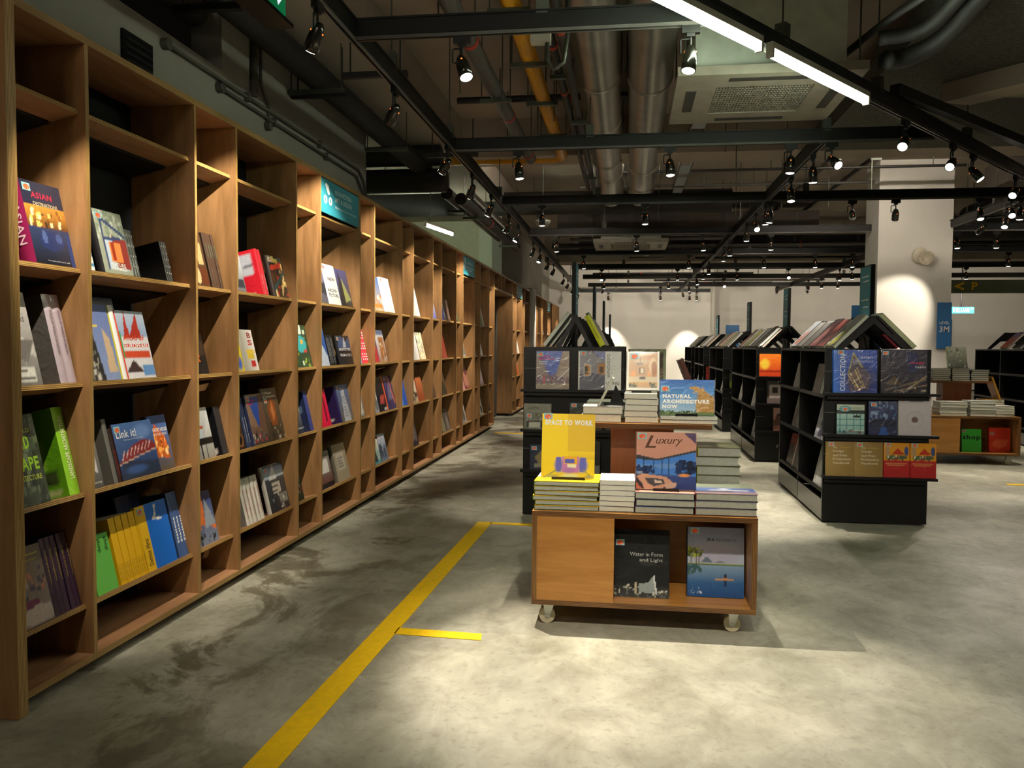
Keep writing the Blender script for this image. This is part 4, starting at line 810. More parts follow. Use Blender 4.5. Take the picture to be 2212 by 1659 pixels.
# compartment
ZC = 0.1335
WAT = [('f', '14181a'), ('g', '3c4040', '181c1e', 0, .2), ('d', 0, .02, .5, .2, 40, ['c8c8b0', '8c9088', '40443c'], .022), ('r', .37, .06, .42, .24, 'b8b090'), ('p', [(.45, .08), (.45, .22), (.62, .24), (.72, .36), (.76, .08)], '8c9898'), ('l', .72, .36, .78, .04, .01, 'e8ecec'), ('d', .7, .02, 1, .12, 16, ['c8c8b8', '5c605c'], .025), ('d', .0, .0, 1, .08, 20, ['5c6464', '2c3434'], .03), ('b', .6, .56, .15, .06, '2c3030'), ('n', .08)]
stand_book(-0.048, 4.005, ZC, .262, .30, .035, 8, 'black hardback titled Water in Form and Light inside the front cart', WAT, '101214', grid=(52, 60), wrap=True, sticker=(.02, .82),
  texts=[('Water in Form', .28, .66, .6, .062, 'aab0ac', 0), ('and Light', .46, .56, .42, .07, 'aab0ac', 0)])
stand_book(-0.044, 4.046, ZC, .262, .315, .035, 8, 'second black hardback right behind the Water in Form and Light book', '181a1c', '101214', wrap=True)
stand_book(0.305, 4.06, ZC+.002, .268, .335, .035, 7, 'SPA RESORTS hardback with palms and an infinity pool inside the front cart',
  [('g', 'a8b4c4', '8088a4', .46, 1), ('b', .45, .62, .5, .2, 'a4a4b8'), ('g', '1c4c88', '2c5c90', 0, .2), ('g', '2c5c90', '7c9ab4', .2, .46), ('p', [(.24, .5), (.32, .57), (.38, .56), (.44, .5)], '5c6c7c'), ('p', [(.5, .5), (.58, .525), (.66, .5)], '6c7c8c'), ('r', 0, .475, 1, .487, '8c9c54'), ('r', 0, .462, 1, .475, '4c5c3c'), ('d', .0, .58, .26, .70, 44, ['7c8c2c', '5c6c28', 'a0a848', '3c4c20'], .03), ('l', .06, .48, .08, .64, .008, '4c4c34'), ('l', .16, .48, .15, .64, .008, '4c4c34'), ('l', .2, .48, .22, .62, .008, '4c4c34'), ('d', .0, .3, .24, .44, 30, ['3c5c54', '2c5060'], .03),
   ('l', .5, .255, .82, .255, .008, 'b89068'), ('e', .67, .27, .06, .02, 'b87c54'), ('e', .67, .31, .026, .032, '20242c'), ('r', .655, .16, .69, .24, '182c54'), ('d', .0, .04, .25, .14, 16, ['c8d8e0', '5c84a4'], .015), ('n', .03)], '2c3c54', grid=(64, 80), wrap=True, sticker=(.05, .90),
  texts=[('SPA', .34, .80, .14, .045, '1c2430', .02), ('RESORTS', .50, .80, .35, .045, '4c5464', 0)])
# far cart
dx, dy = 3.886, 6.3
stand_book(3.90, 10.30, ZC, .215, .27, .03, 6, 'green softcover lettered shop inside the far cart', [('f', '3cb83c'), ('n', .03)], '2c8c2c', texts=[('shop', .05, .5, .9, .25, '0c2010', .03)], sticker=(.02, .85))
stand_book(4.47-.27, 10.33, ZC, .2, .2, .02, 6, 'unused', 'c8341c', 'a02c18') if False else None
stand_book(4.215, 10.34, ZC, .235, .29, .05, 6, 'orange red hardback with a pale map inside the far cart', [('f', 'd8381c'), ('p', [(.1, .3), (.3, .5), (.6, .55), (.9, .5), (.8, .25), (.4, .15)], 'e8683c'), ('n', .05)], 'b02c18', sticker=(.05, .7))
def stk(n, x, y, z, w_, t, desc, c, where, sp=None): stack(n, x, y, z, w_, .24, t, desc, where, c, sp or c, simple=True, jit=.006, wrap=True)
stk(5, 3.62, 10.23, ZT, .30, .032, 'white wrapped softcover', 'd0d2c8', 'on the left of the far cart')
stk(5, 3.95, 10.22, ZT, .28, .035, 'pale wrapped softcover', 'c0c4bc', 'beside the column end of the far cart')
stk(4, 4.24, 10.24, ZT, .2, .03, 'cream wrapped softcover', 'd8d8cc', 'in the middle of the far cart')
stk(6, 4.22, 10.52, ZT, .22, .030, 'golden yellow softcover', 'c88c20', 'at the back of the far cart')
stk(4, 3.93, 10.56, ZT, .18, .035, 'blue grey hardback', '2c4c6c', 'behind the white ones on the far cart') if False else None
stk(6, 3.63, 10.54, ZU, .21, .024, 'grey wrapped hardback', '8c9088', 'on the left of the far upper tier')
stk(7, 3.85, 10.53, ZU, .2, .021, 'black hardback', '3c3c38', 'on the middle of the far upper tier')
stk(6, 4.07, 10.54, ZU, .2, .022, 'dark green hardback', '24382c', 'on the end of the far upper tier')
stand_book(3.83, 10.60, ZU+7*.0216, .22, .27, .04, 16, 'glossy silver wrapped book propped up on the far upper tier', [('g', '5c6054', 'b0b4a0'), ('d', 0, 0, 1, 1, 50, ['8c9084', 'c8ccb8', '4c5048'], .05)], 'a0a884', wrap=True)
make_book('yellow softcover leaning against the end of the far upper tier', .2, .28, .02, 'c89424', 'a87818', M=Matrix.Translation((4.40, 10.52, ZT+.19)) @ Matrix.Rotation(R(-20), 4, 'Y') @ Matrix.Rotation(R(90), 4, 'Z'), simple=True)

# ------------------------------------------------------------------ black metal display units
def make_unit(label, X0, X1, Y0, Y1, fs=1.0):
    root = thing('display_unit', label, 'book display unit', ((X0+X1)/2, (Y0+Y1)/2, 0)); XM = (X0+X1)/2; YM = (Y0+Y1)/2
    for y in (Y0, Y1-0.03): sub('end_panel', MB().box(X0, X1, y, y+0.03, 0.01, 1.315), BLACK, root)
    sub('top_board', MB().box(X0, X1, Y0, Y1, 1.315, 1.335), BLACK, root)
    sub('core_panel', MB().box(XM-0.01, XM+0.01, Y0+0.03, Y1-0.03, 0.02, 1.315), BLACKB, root)
    for sx, xe in ((-1, X0), (1, X1)):
        sub('divider', MB().box(min(XM, xe), max(XM, xe), YM-0.012, YM+0.012, 0.19, 1.315), BLACK, root)
        for a, b in ((Y0+0.03, YM-0.014), (YM+0.014, Y1-0.03)):
            sub('plinth_panel', MB().box(xe-(0.0 if sx < 0 else 0.02), xe+(0.02 if sx < 0 else 0), a, b, 0.02, 0.175), PLINTH, root)
            for z in (0.24, 0.61, 0.97):
                M = Matrix.Translation((xe, 0, z)) @ Matrix.Rotation(R(12*sx*-1), 4, 'Y')
                q = MB(); x1, x2 = (0, 0.36) if sx < 0 else (-0.36, 0)
                q.box(x1, x2, a, b, -0.012, 0, 0, M); q.box(x1 if sx < 0 else x2-0.006, x1+0.006 if sx < 0 else x2, a, b, 0, 0.018, 0, M)
                sub('side_shelf', q, BLACK, root)
    for z in (1.005, 0.69, 0.37):
        for y, s in ((Y0, -1), (Y1, 1)):
            q = MB(); q.box(X0-0.015, X1+0.05, min(y, y+s*0.07), max(y, y+s*0.07), z-0.02, z)
            q.box(X0+0.01, X1-0.02, min(y, y+s*0.045), max(y, y+s*0.045), z-0.05, z-0.02)
            sub('end_ledge', q, BLACK, root)
        q = MB()
        for zz in (z+0.16,): q.box(X0, X0+0.10, Y0-0.004, Y0, zz, zz+0.004).box(X1-0.10, X1, Y0-0.004, Y0, zz, zz+0.004)
        sub('seam_strip', q, mat('seam_grey', '5a5a56', 0.4), root)
    for y in np.linspace(Y0+0.12, Y1-0.14, 4):
        q = MB(); P = [(XM-0.03, 1.335+.26), (XM+0.03, 1.335+.26), (XM+0.28, 1.337), (XM+0.22, 1.337), (XM, 1.335+.20), (XM-0.22, 1.337), (XM-0.28, 1.337)]
        P = [(XM+(a-XM)*fs, b) for a, b in P]
        q.prism([P[i] for i in (6, 5, 4, 0)], 1, y, y+0.015); q.prism([P[i] for i in (4, 3, 2, 1)], 1, y, y+0.015); q.prism([P[i] for i in (0, 4, 1)], 1, y, y+0.015)
        sub('tent_frame', q, BLACK, root)
    for sx in (-1, 1):
        M = Matrix.Translation((XM, 0, 1.335+.265)) @ Matrix.Rotation(R(sx*(45 if fs == 1 else -180)), 4, 'Y')
        if fs != 1: continue
        q = MB(); q.box(-0.004, 0.004, Y0+0.1, Y1-0.1, -0.2, -0.02, 0, M); sub('tent_rail', q, BLACK, root)
    return root
def blade(x, y, zt, label):
    root = thing('sign_blade', label, 'sign', (x, y, 1.336))
    q = MB(); q.box(x-0.017, x+0.017, y-0.165, y+0.165, 1.337, zt); q.box(x-0.10, x+0.10, y-0.12, y+0.12, 1.3355, 1.341); q.prism([(y-.09, 1.341), (y+.09, 1.341), (y, 1.45)], 0, x-0.022, x+0.022)
    sub('post', q, BLACK, root)
    for s in (-1, 1): sub('teal_face', MB().box(x+s*0.017, x+s*0.019, y-0.15, y+0.15, 1.50, zt-0.01), TEAL, root)
    q = MB()
    for k, z in enumerate((zt-0.1, zt-0.14, zt-0.3, zt-0.36)):
        for s in (-1, 1): q.box(x+s*0.0192, x+s*0.0199, y-0.11, y+(0.05 if k % 2 else 0.1), z, z+0.012)
    sub('lettering', q, LETTER, root); return root
UL, UR = (-0.81, -0.02), (1.50, 2.262)
make_unit('nearest black metal display unit left of centre, behind the front cart', *UL, 6.5, 8.35, .5)
for i, (a, b) in enumerate([(10.0, 12.2), (13.5, 15.7), (17.0, 19.2)]):
    make_unit(['second', 'third', 'fourth'][i]+' black display unit in the row directly behind the front cart', *UL, a, b, .5)
make_unit('big black metal display unit on the right with two tan and two red books', *UR, 6.6, 8.45)
for i, (a, b) in enumerate([(10.0, 12.3), (13.4, 15.6), (16.8, 19.0), (20.0, 22.2)]):
    make_unit(['second', 'third', 'fourth', 'fifth'][i]+' black display unit in the row behind the big right one', *UR, a, b)
make_unit('black display unit at the far right behind the far cart', 5.45, 6.25, 12.2, 14.0)
blade(-0.47, 7.45, 2.08, 'tall dark blade sign on the nearest unit behind the front cart')
blade(-0.44, 11.1, 2.12, 'second dark blade sign in the row behind the front cart')
blade(-0.415, 14.6, 2.12, 'third dark blade sign in the row behind the front cart')
blade(-0.38, 18.1, 2.02, 'farthest dark blade sign in the row behind the front cart')
blade(2.04, 7.52, 2.05, 'teal blade sign on the big right display unit, beside the column')
blade(2.04, 11.15, 2.10, 'teal blade sign on the second unit of the right row')
blade(2.04, 14.5, 2.10, 'bright cyan blade sign on the third unit of the right row')
blade(1.88, 17.9, 2.0, 'thin dark blade sign on the fourth unit of the right row')
blade(5.85, 13.1, 2.1, 'teal blade sign on the unit at the far right')

def endbook(x0, x1, yf, z, h, t, desc, ops, spine, lean=4, **k):
    stand_book(x0, yf-0.045, z+0.001, x1-x0, h, t, lean, desc, ops, spine, **k)
LU = 'on the unit behind the front cart'
endbook(-0.705, -0.447, 6.5, 1.005, .30, .03, 'SHOPPING MALLS PLANNING & DESIGN book '+LU, [('g', '7c6458', '5c58a0', 0, 1), ('p', [(.1, 1), (.78, 1), (.62, .42), (.45, .36), (.35, .45)], '4c62b8'), ('p', [(0, .95), (.38, .36), (0, .3)], '8c7c78'), ('p', [(.8, 1), (1, 1), (1, .3), (.6, .35)], '9c8878'), ('g', '8c8074', 'a8947c', 0, .16), ('d', 0, .12, 1, .32, 70, ['2c2424', 'a83030', 'd8d4cc', '4c4844', '6c5c50'], .02), ('r', .22, .15, .27, .36, 'c83030'), ('l', .65, .25, 1, .55, .012, 'd8d8d8'), ('n', .05)], 'b8a890', grid=(48, 56), wrap=True, sticker=True,
  texts=[('SHOPPING', .08, .83, .33, .05, 'd8345c', .015), ('MALLS', .08, .77, .46, .05, 'd8345c', .015), ('PLANNING', .08, .70, .26, .035, 'e8e4e8'), ('& DESIGN', .08, .65, .24, .035, 'e8e4e8')])
endbook(-0.375, -0.045, 6.5, 1.005, .305, .03, 'white DESIGNER LIVING book with two lit windows '+LU, [('f', 'e0ded8'), ('r', .03, 0, .63, 1, '8c8890'), ('g', 'e0ded8', 'e0ded8', 1, 1), ('p', [(.3, 1), (.63, .72), (.63, 1)], '7c80b0'), ('p', [(.03, 0), (.63, 0), (.63, .4), (.35, .42), (.03, .4)], '5c5c6c'), ('p', [(.12, .33), (.12, .68), (.3, .64), (.3, .36)], 'c8c4c0'), ('p', [(.14, .36), (.14, .65), (.28, .62), (.28, .38)], 'c88c4c'), ('p', [(.14, .38), (.22, .42), (.22, .6), (.14, .58)], '4c3c2c'), ('p', [(.45, .42), (.45, .66), (.62, .68), (.62, .38)], 'b87c44'), ('p', [(.5, .44), (.5, .6), (.58, .6), (.58, .42)], '5c4834'), ('l', .3, 1, .58, .75, .006, '3c3c44'), ('n', .04)], 'c8c8bc', grid=(52, 48), wrap=True, sticker=(.05, .88),
  texts=[('DESIGNER', .67, .90, .60, .07, '34343c', 0, 0, -90), ('LIVING', .66, .14, .30, .07, '34343c')])
endbook(-0.80, -0.585, 6.5, 0.69, .20, .03, 'grey LOFTS hardback '+LU, [('f', '6c6c5c'), ('r', 0, .62, 1, 1, '7c7c6c'), ('d', 0, .3, 1, .6, 30, ['4c4c40', '9c9c8c'], .03), ('r', .1, .05, .9, .3, '2c2c24'), ('r', .2, .05, .6, .25, 'b8b8a8')], '5c5c4c', grid=(24, 24), wrap=True, texts=[('LOFTS', .15, .78, .4, .09, '2c2c24')], sticker=(.1, .45))
endbook(-0.44, -0.19, 6.5, 0.69, .21, .03, 'dark green hardback beside the grey LOFTS one '+LU, '26281e', '1c1e16', wrap=True, sticker=(.05, .84))
endbook(-0.16, -0.03, 6.5, 0.69, .17, .03, 'small dark softcover at the right '+LU, '2c2a22', '1c1e16', wrap=True)
endbook(-0.75, -0.56, 6.5, 0.37, .195, .03, 'navy softcover with a tan house '+LU, [('f', '242c44'), ('p', [(.2, .5), (.55, .85), (1, .9), (1, .3), (.35, .25)], '8c7c54'), ('r', .7, .4, .85, .55, '1c1c1c'), ('r', .2, .1, .9, .25, '8c8c74'), ('n', .1)], '1c2434', grid=(24, 26), wrap=True, sticker=True)
endbook(-0.43, -0.2, 6.5, 0.37, .23, .03, 'black patterned hardback on the bottom ledge '+LU, [('f', '1c1c1a'), ('d', 0, 0, 1, .6, 20, ['3c3c38', '2c2c28'], .08)], '141412', wrap=True)
RU = 'on the big right unit'
endbook(1.553, 1.868, 6.6, 1.005, .325, .04, 'blue asian architecture COLLECTION hardback '+RU, [('g', '24429c', '2c50b0'), ('r', 0, 0, .1, 1, '2c6cd0'), ('r', .1, 0, .28, 1, '2c60c4'), ('b', .65, .3, .4, .35, '2c3470'), ('p', [(.38, .04), (.32, .3), (.46, .95), (.62, .7), (.86, .4), (.8, .05)], '54485c')]+[('l', .34+.05*i, .42+.04*i, .52+.05*i, .12, .012, c) for i, c in enumerate(['c8b070', 'e8d8a0', '8c6c40', 'd8c070', 'b09058'])]+[('l', .34, .45, .46, .92, .015, '8c8844'), ('l', .46, .92, .66, .6, .015, 'a89c50'), ('d', .4, .05, .8, .4, 40, ['4c3c50', 'b0905c', '8c5c4c', '2c3460'], .03), ('n', .05)], '2c6cd0', grid=(60, 60), wrap=True, sticker=(.1, .9), spine_text=('COLLECTION', .95, .85, .5, 'c8d4ec', .02, 1),
  texts=[('COLLECTION', .27, .04, .86, .12, 'd8dce4', .02, 0, 90), ('asian', .62, .80, .28, .07, 'c8ccdc', .01), ('architecture', .44, .71, .47, .06, 'a8b0d0', .005)])
endbook(1.895, 2.225, 6.6, 1.005, .33, .04, 'dark mega malls hardback with light trails '+RU, [('g', '2c2830', '3a3648'), ('p', [(.6, .5), (.55, .95), (.8, .9), (.8, .5)], '2c3058'), ('p', [(.1, .2), (.3, .4), (.45, .2)], '5c4c38'), ('l', .1, .08, .95, .32, .02, '6c5c48'), ('l', .3, .05, 1, .2, .015, '8c7458'), ('l', .7, .18, .98, .4, .02, '8c7858'), ('d', .3, .02, 1, .16, 24, ['b0a088', '5c4838', '3c4458'], .03), ('n', .12)], '3c3834', grid=(52, 52), wrap=True, sticker=True,
  texts=[('mega', .64, .66, .3, .06, 'b82850', .02), ('malls', .74, .58, .23, .06, 'c8c4cc', .01)])
endbook(1.585, 1.785, 6.6, 0.69, .225, .035, 'small LIGHTING hardback with teal grid windows '+RU, [('f', 'b8c4b0'), ('r', 0, .6, 1, .8, '243430'), ('g', '8cb4b0', 'a8c8c0', .15, .68), ('e', .72, .6, .14, .05, '1c2824'), ('r', .7, .6, .74, .7, '1c2824')]+[('r', .1+.25*i, .15, .13+.25*i, .68, '34787c') for i in range(4)]+[('r', 0, .28, 1, .31, '34787c'), ('r', 0, .48, 1, .51, '34787c'), ('r', 0, 0, 1, .12, '6c8484'), ('d', .1, .04, .9, .14, 14, ['2c3c3c', 'a85c4c', '3c7c8c'], .05), ('e', .3, .86, .22, .1, '6c9ca0'), ('n', .06)], '2c4440', grid=(36, 40), wrap=True, sticker=(.2, .78), texts=[('LIGHTING', .42, .84, .5, .07, '5c6c64')])
endbook(1.815, 2.02, 6.6, 0.69, .255, .03, 'dark blue hardback with glass block photo '+RU, [('g', '24284c', '3c4468'), ('d', .05, .3, .95, .98, 60, ['4c6490', '6c84ac', '2c3458', '8c9cb8'], .06), ('r', .05, .25, .95, .45, '20243c'), ('p', [(.35, 0), (.45, .25), (.6, .25), (.7, 0)], '2c54a0'), ('n', .08)], '20243c', grid=(32, 40), wrap=True, sticker=(.08, .84))
endbook(2.03, 2.262, 6.6, 0.69, .295, .03, 'pale grey hardback with a small brown disc '+RU, [('g', 'b8b0b4', 'c4bec0'), ('e', .5, .4, .27, .22, 'b0a8ac'), ('e', .5, .4, .25, .2, 'bcb4b8'), ('e', .5, .4, .1, .08, '6c5450'), ('p', [(.2, 1), (.35, .85), (.75, .85), (.85, 1)], '8c8488'), ('n', .03)], '9ca0a0', grid=(36, 44), wrap=True, sticker=True)
TAN = [('f', '96783c'), ('h', 'a08348', '8c7038'), ('n', .03)]
for i in range(2):
    endbook(1.515+i*.206, 1.517+i*.206+.203, 6.6, 0.37, .262, .03, ['left', 'right'][i]+' tan Design and Print Production Handbook '+RU, TAN, 'a88c50', wrap=True, sticker=(.08, .86), grid=(12, 14),
      texts=[('The', .24, .80, .14, .065, 'd8ccb0', .01), ('Design', .24, .68, .38, .07, 'd8ccb0', .02), ('and Print', .24, .57, .5, .065, 'd8ccb0', .02), ('Production', .24, .46, .62, .065, 'd8ccb0', .02), ('Handbook', .24, .35, .6, .065, 'd8ccb0', .02), ('Complete', .5, .80, .35, .05, 'c8a828', .01)])
RED = [('f', 'b02020'), ('r', 0, .5, 1, 1, 'd89418'), ('p', [(.3, .66), (.55, .84), (.82, .66)], 'b83018'), ('e', .5, .58, .42, .07, '4c5c3c'), ('d', .1, .5, .9, .64, 26, ['d8d0b0', '6c7c4c', 'a83c2c', '3c3c2c'], .04), ('e', .15, .74, .1, .14, 'b08c60'), ('e', .88, .76, .08, .14, '3c4c7c'), ('r', .08, .4, .9, .42, 'd08c50'), ('r', .15, .35, .8, .36, 'd08c50'), ('n', .04)]
for i in range(2):
    endbook(1.932+i*.19, 1.932+i*.19+.185, 6.6, 0.37, .262, .03, ['left', 'right'][i]+' red softcover with an orange picnic picture '+RU, RED, '8c1818', wrap=True, sticker=(.06, .88), grid=(32, 40))

# books leaning on the tents on top of the units
def tentbooks(side, X0, X1, items, where, ang=45, off=.315):
    """side -1: leaning towards the middle from the left edge; items (y, w, h, t, desc, front, spine)"""
    XM = (X0+X1)/2
    for y, w_, h, t, desc, c, sp in items:
        if side < 0: M = Matrix.Translation((XM-off, y+w_, 1.337+t*math.sin(R(ang))+.001)) @ Matrix.Rotation(R(ang), 4, 'Y') @ Matrix.Rotation(R(-90), 4, 'Z')
        else: M = Matrix.Translation((XM+off, y, 1.337+t*math.sin(R(ang))+.001)) @ Matrix.Rotation(R(-ang), 4, 'Y') @ Matrix.Rotation(R(90), 4, 'Z')
        st = ('futurescapes', .85, .62, .42, '4c5410', .01) if 'bright yellow' in desc else None
        make_book(f"{desc} leaning on top of the {where}", w_, h, t, c, sp, M=M, wrap=True, simple=st is None and y > 9, spine_text=st, grid=(14, 18))
ph = lambda s, *p: photo(s, list(p))
tentbooks(-1, *UR, [(6.68, .26, .35, .03, 'grey and olive photo hardback', ph(1, '3c3a34', '8a867c', '7c7c34', 'a8a49c'), '5c5a50'), (7.0, .24, .31, .03, 'dark red hardback', ph(2, '4c2424', '8c4440', '3c2c2c'), '3c2020'), (7.28, .24, .33, .03, 'maroon hardback', ph(3, '6c3438', '2c2424', '8c5c58'), '3c2024'), (7.56, .24, .30, .03, 'charcoal hardback', '34302c', '24201c'), (7.84, .22, .31, .03, 'grey hardback', '5c5854', '3c3834'), (8.1, .25, .33, .03, 'white and orange hardback', ph(4, 'b0b4b8', '6c7484', 'a85434'), 'b85c3c')], 'big right unit')
tentbooks(1, *UR, [(6.72, .3, .36, .035, 'pale green edged hardback', '2c2c26', 'b4b894'), (7.15, .26, .30, .025, 'black and red hardback', '24201e', '8c2434'), (7.6, .26, .27, .025, 'dark blue hardback', '202840', '28345c')], 'big right unit')
tentbooks(-1, *UL, [(6.62, .3, .33, .03, 'pale grey hardback', '8c8c88', 'a8a8a0'), (7.2, .26, .28, .025, 'slim silver hardback', '9c9c98', '8c8c88'), (7.7, .26, .30, .025, 'shadowed black hardback', '2c2c2a', '6c6c68')], 'nearest unit behind the cart', 37, .26)
tentbooks(1, *UL, [(6.60, .24, .27, .045, 'bright yellow futurescapes hardback', '5c5c2c', 'c8cc1c'), (6.88, .25, .31, .03, 'grey spined hardback', '4c4c44', '5c5c50'), (7.17, .22, .26, .03, 'dark green hardback', '2c342c', '4c5444'), (7.42, .22, .26, .03, 'black and white hardback', '24241e', '6c6c60'), (7.68, .22, .25, .03, 'silver green hardback', '3c3c34', '7c8474'), (7.95, .2, .22, .03, 'red maroon softcover', '6c2430', '7c2c38')], 'nearest unit behind the cart', 28, .24)
for k, (a, b) in enumerate([(10.0, 12.3), (13.4, 15.6), (16.8, 19.0), (20.0, 22.2)]):
    cs = ['c8c8c4', '8c8884', 'b86c50', '5c544c', '6c6824', 'a8a8a4', 'd0d0cc', '7c7c78']
    nm = ['silver', 'grey', 'rust', 'brown', 'olive', 'pale grey', 'white', 'steel grey']
    n = [7, 6, 5, 3][k]
    tentbooks(-1, *UR, [(a+0.1+i*(b-a-0.2)/n, .22, .30+.015*((i*7+k) % 4), .03, f'{nm[(i*3+k) % 8]} hardback, {ordn(i)} along,', cs[(i*3+k) % 8], cs[(i*5+k+2) % 8]) for i in range(n)], ['second', 'third', 'fourth', 'fifth'][k]+' right-row unit')
tentbooks(-1, 5.45, 6.25, [(12.3, .26, .33, .03, 'dark grey hardback', '3c3c38', '8c8c84'), (12.7, .24, .30, .03, 'charcoal softcover', '2c2c2c', '5c5c58'), (13.1, .24, .32, .03, 'orange and violet hardback', ph(9, 'd88860', '7c7ca8', 'c86c50'), 'c87850')], 'unit behind the far cart')
# books on the side shelves
def sidebooks(X0, Y0, Y1, rows, where):
    YM = (Y0+Y1)/2
    for bay, z, yo, w_, h, t, desc, c, sp in rows:
        a = (Y0+0.05 if bay == 0 else YM+0.03)+yo
        M = Matrix.Translation((X0+0.012, a+w_, z+0.0015)) @ Matrix.Rotation(R(12), 4, 'Y') @ Matrix.Rotation(R(-90), 4, 'Z')
        make_book(f"{desc} on the side of the {where}", w_, h, t, c, sp, M=M, wrap=True, simple=Y0 > 9, grid=(14, 18))
bn = [('silver blue edged hardback', ph(21, '9c9ca4', 'd0d0d8', '3c3c50'), 'c8c8d0'), ('bright photo hardback', ph(22, 'c8c8c4', '8c8c80', 'e0e0dc'), '8c8c80'), ('pale green photo hardback', ph(23, '5c6454', 'a0a898', '6c4c40'), 'a0b0a0'), ('dark red softcover', ph(24, '3c2424', 'b04838', '24282c'), 'a83c30'), ('black hardback', '1c1a1a', '141212'), ('dim grey hardback', '3c3a38', '4c4a48')]
sidebooks(1.50, 6.6, 8.45, [(0, .61, .05, .3, .33, .03, bn[0][0], bn[0][1], bn[0][2]), (0, .24, .05, .3, .33, .03, bn[1][0], bn[1][1], bn[1][2]), (1, .61, .1, .28, .3, .03, bn[2][0], bn[2][1], bn[2][2]), (1, .24, .05, .25, .3, .03, bn[3][0], bn[3][1], bn[3][2]), (1, .24, .36, .25, .3, .03, 'second '+bn[3][0], bn[3][1], bn[3][2]), (0, .97, .2, .25, .25, .03, bn[4][0], bn[4][1], bn[4][2]), (1, .97, .1, .25, .24, .03, bn[5][0], bn[5][1], bn[5][2])], 'big right unit')
for k, (a, b) in enumerate([(10.0, 12.3), (13.4, 15.6), (16.8, 19.0)]):
    nm = ['second', 'third', 'fourth'][k]+' right-row unit'
    sidebooks(1.50, a, b, [(0, .61, .15, .3, .3, .03, 'tall grey photo hardback', ph(30+k, '5c5858', 'a8a4a4', '3c3c40'), '8c8888'), (0, .24, .1, .3, .3, .03, 'lilac grey photo hardback', ph(33+k, '5c5864', '8c8898', '3c3a44'), '7c7884'), (1, .61, .2, .28, .3, .03, 'silver softcover', ph(36+k, '6c6c6c', 'a8a8a8', '4c4c4c'), '8c8c8c'), (1, .24, .2, .28, .3, .03, 'dim beige softcover', ph(39+k, '5c544c', '8c8478', '3c3834'), '6c645c')], nm)
# end ledges of the farther units of the right row
U2 = 'on the end of the second right-row unit'
endbook(1.53, 1.82, 10.0, 1.005, .26, .03, 'glowing orange sunset hardback '+U2, [('g', 'd83c14', 'f08020'), ('b', .2, .55, .2, .25, 'f8d040'), ('r', 0, .2, 1, .3, 'a82810'), ('n', .1)], 'e8742c', simple=True, grid=(20, 20))
endbook(1.86, 2.1, 10.0, 1.005, .30, .03, 'white and red photo hardback '+U2, ph(51, '5c5474', 'c8c8c8', 'a83c3c'), 'b8b8b8', simple=True)
endbook(1.62, 1.95, 10.0, .69, .28, .03, 'hardback with a white window facade '+U2, [('f', '3c3430'), ('r', .1, .2, .9, .75, 'b8a8a4'), ('r', .2, .45, .38, .7, '2c2420'), ('r', .5, .45, .68, .7, '2c2420'), ('r', .0, 0, 1, .2, '7c6c68'), ('n', .1)], '3c3430', simple=True, grid=(20, 20))
endbook(1.70, 1.92, 10.0, .37, .28, .03, 'pinkish brown photo hardback '+U2, ph(53, '8c5c50', 'b88c80', '5c3c34'), '7c5448', simple=True)
endbook(1.60, 1.85, 13.4, .69, .24, .03, 'dark green lettered hardback on the end of the third right-row unit', ph(54, '24281c', '3c4024', '6c7c1c'), '1c2018', simple=True)
endbook(1.65, 1.85, 13.4, .37, .24, .03, 'reddish brown hardback on the end of the third right-row unit', ph(55, '4c3430', '7c5c50', '3c2c28'), '3c2824', simple=True)
endbook(1.55, 1.72, 16.8, .69, .26, .03, 'red hardback on the end of the fourth right-row unit', ph(56, 'a83028', 'c85040', '6c1c18'), '8c2420', simple=True)
U6 = 'on the end of the unit behind the far cart'
endbook(5.48, 5.80, 12.2, 1.005, .31, .03, 'blue black WRIGHT hardback '+U6, [('g', '1c2444', '2c3864'), ('b', .5, .3, .4, .15, 'a86c40'), ('d', .1, .1, .9, .4, 20, ['1c2820', 'c88c50', '2c3c2c'], .05)], '1c2440', texts=[('WRIGHT', .12, .8, .76, .08, 'a8b0c4')])
endbook(5.84, 6.12, 12.2, 1.005, .31, .03, 'navy photo hardback '+U6, ph(57, '1c2440', '5c3c2c', '2c3c54'), '1c2440', simple=True)
endbook(5.80, 6.1, 12.2, .69, .26, .03, 'grey brown photo hardback '+U6, ph(58, '3c3a34', '8c8478', '5c544c'), '3c3834', simple=True)

# signs on the column and the far walls
def sign(name, label, x0, x1, y, z0, z1, m, texts, cat='sign'):
    root = thing(name, label, cat, ((x0+x1)/2, y, z0))
    sub('panel', MB().box(x0, x1, y-0.02, y, z0, z1), m, root)
    q = MB()
    for s, u, v, tw, th in texts: put_text(q, s, Matrix.Translation((x0+u*(x1-x0), y-0.0212, z0+v*(z1-z0))) @ XZ, tw*(x1-x0), th*(z1-z0), 0.02)
    if q.v: sub('lettering', q, LETTER, root)
    return root
sign('level_sign', 'blue LEVEL 3M sign on the right edge of the white column', 4.165, 4.345, 11.985, 1.34, 1.965, BLUES, [('LEVEL', .15, .53, .7, .06), ('3M', .15, .36, .7, .13)])
sign('level_sign', 'small blue sign with white G on the far back wall', 3.2, 3.62, 27.98, 1.35, 2.05, BLUES, [('G', .6, .2, .3, .5)])
sign('level_sign', 'blue grey sign beside the left face of the white column', 3.37-.2, 3.375, 12.45, 1.45, 1.95, BLUES, [('G', .4, .3, .4, .25)])
GLOW = mat('backlit_cyan', '3cc8e0', 0.4, emit='2fc8e8', estr=1.6); GLOWW = mat('backlit_white', 'ffffff', 0.4, emit='e8ffff', estr=3.0)
r_ = thing('exit_sign', 'lit cyan KELUAR exit sign hanging over the dark far door', 'sign', (8.95, 24.0, 2.28))
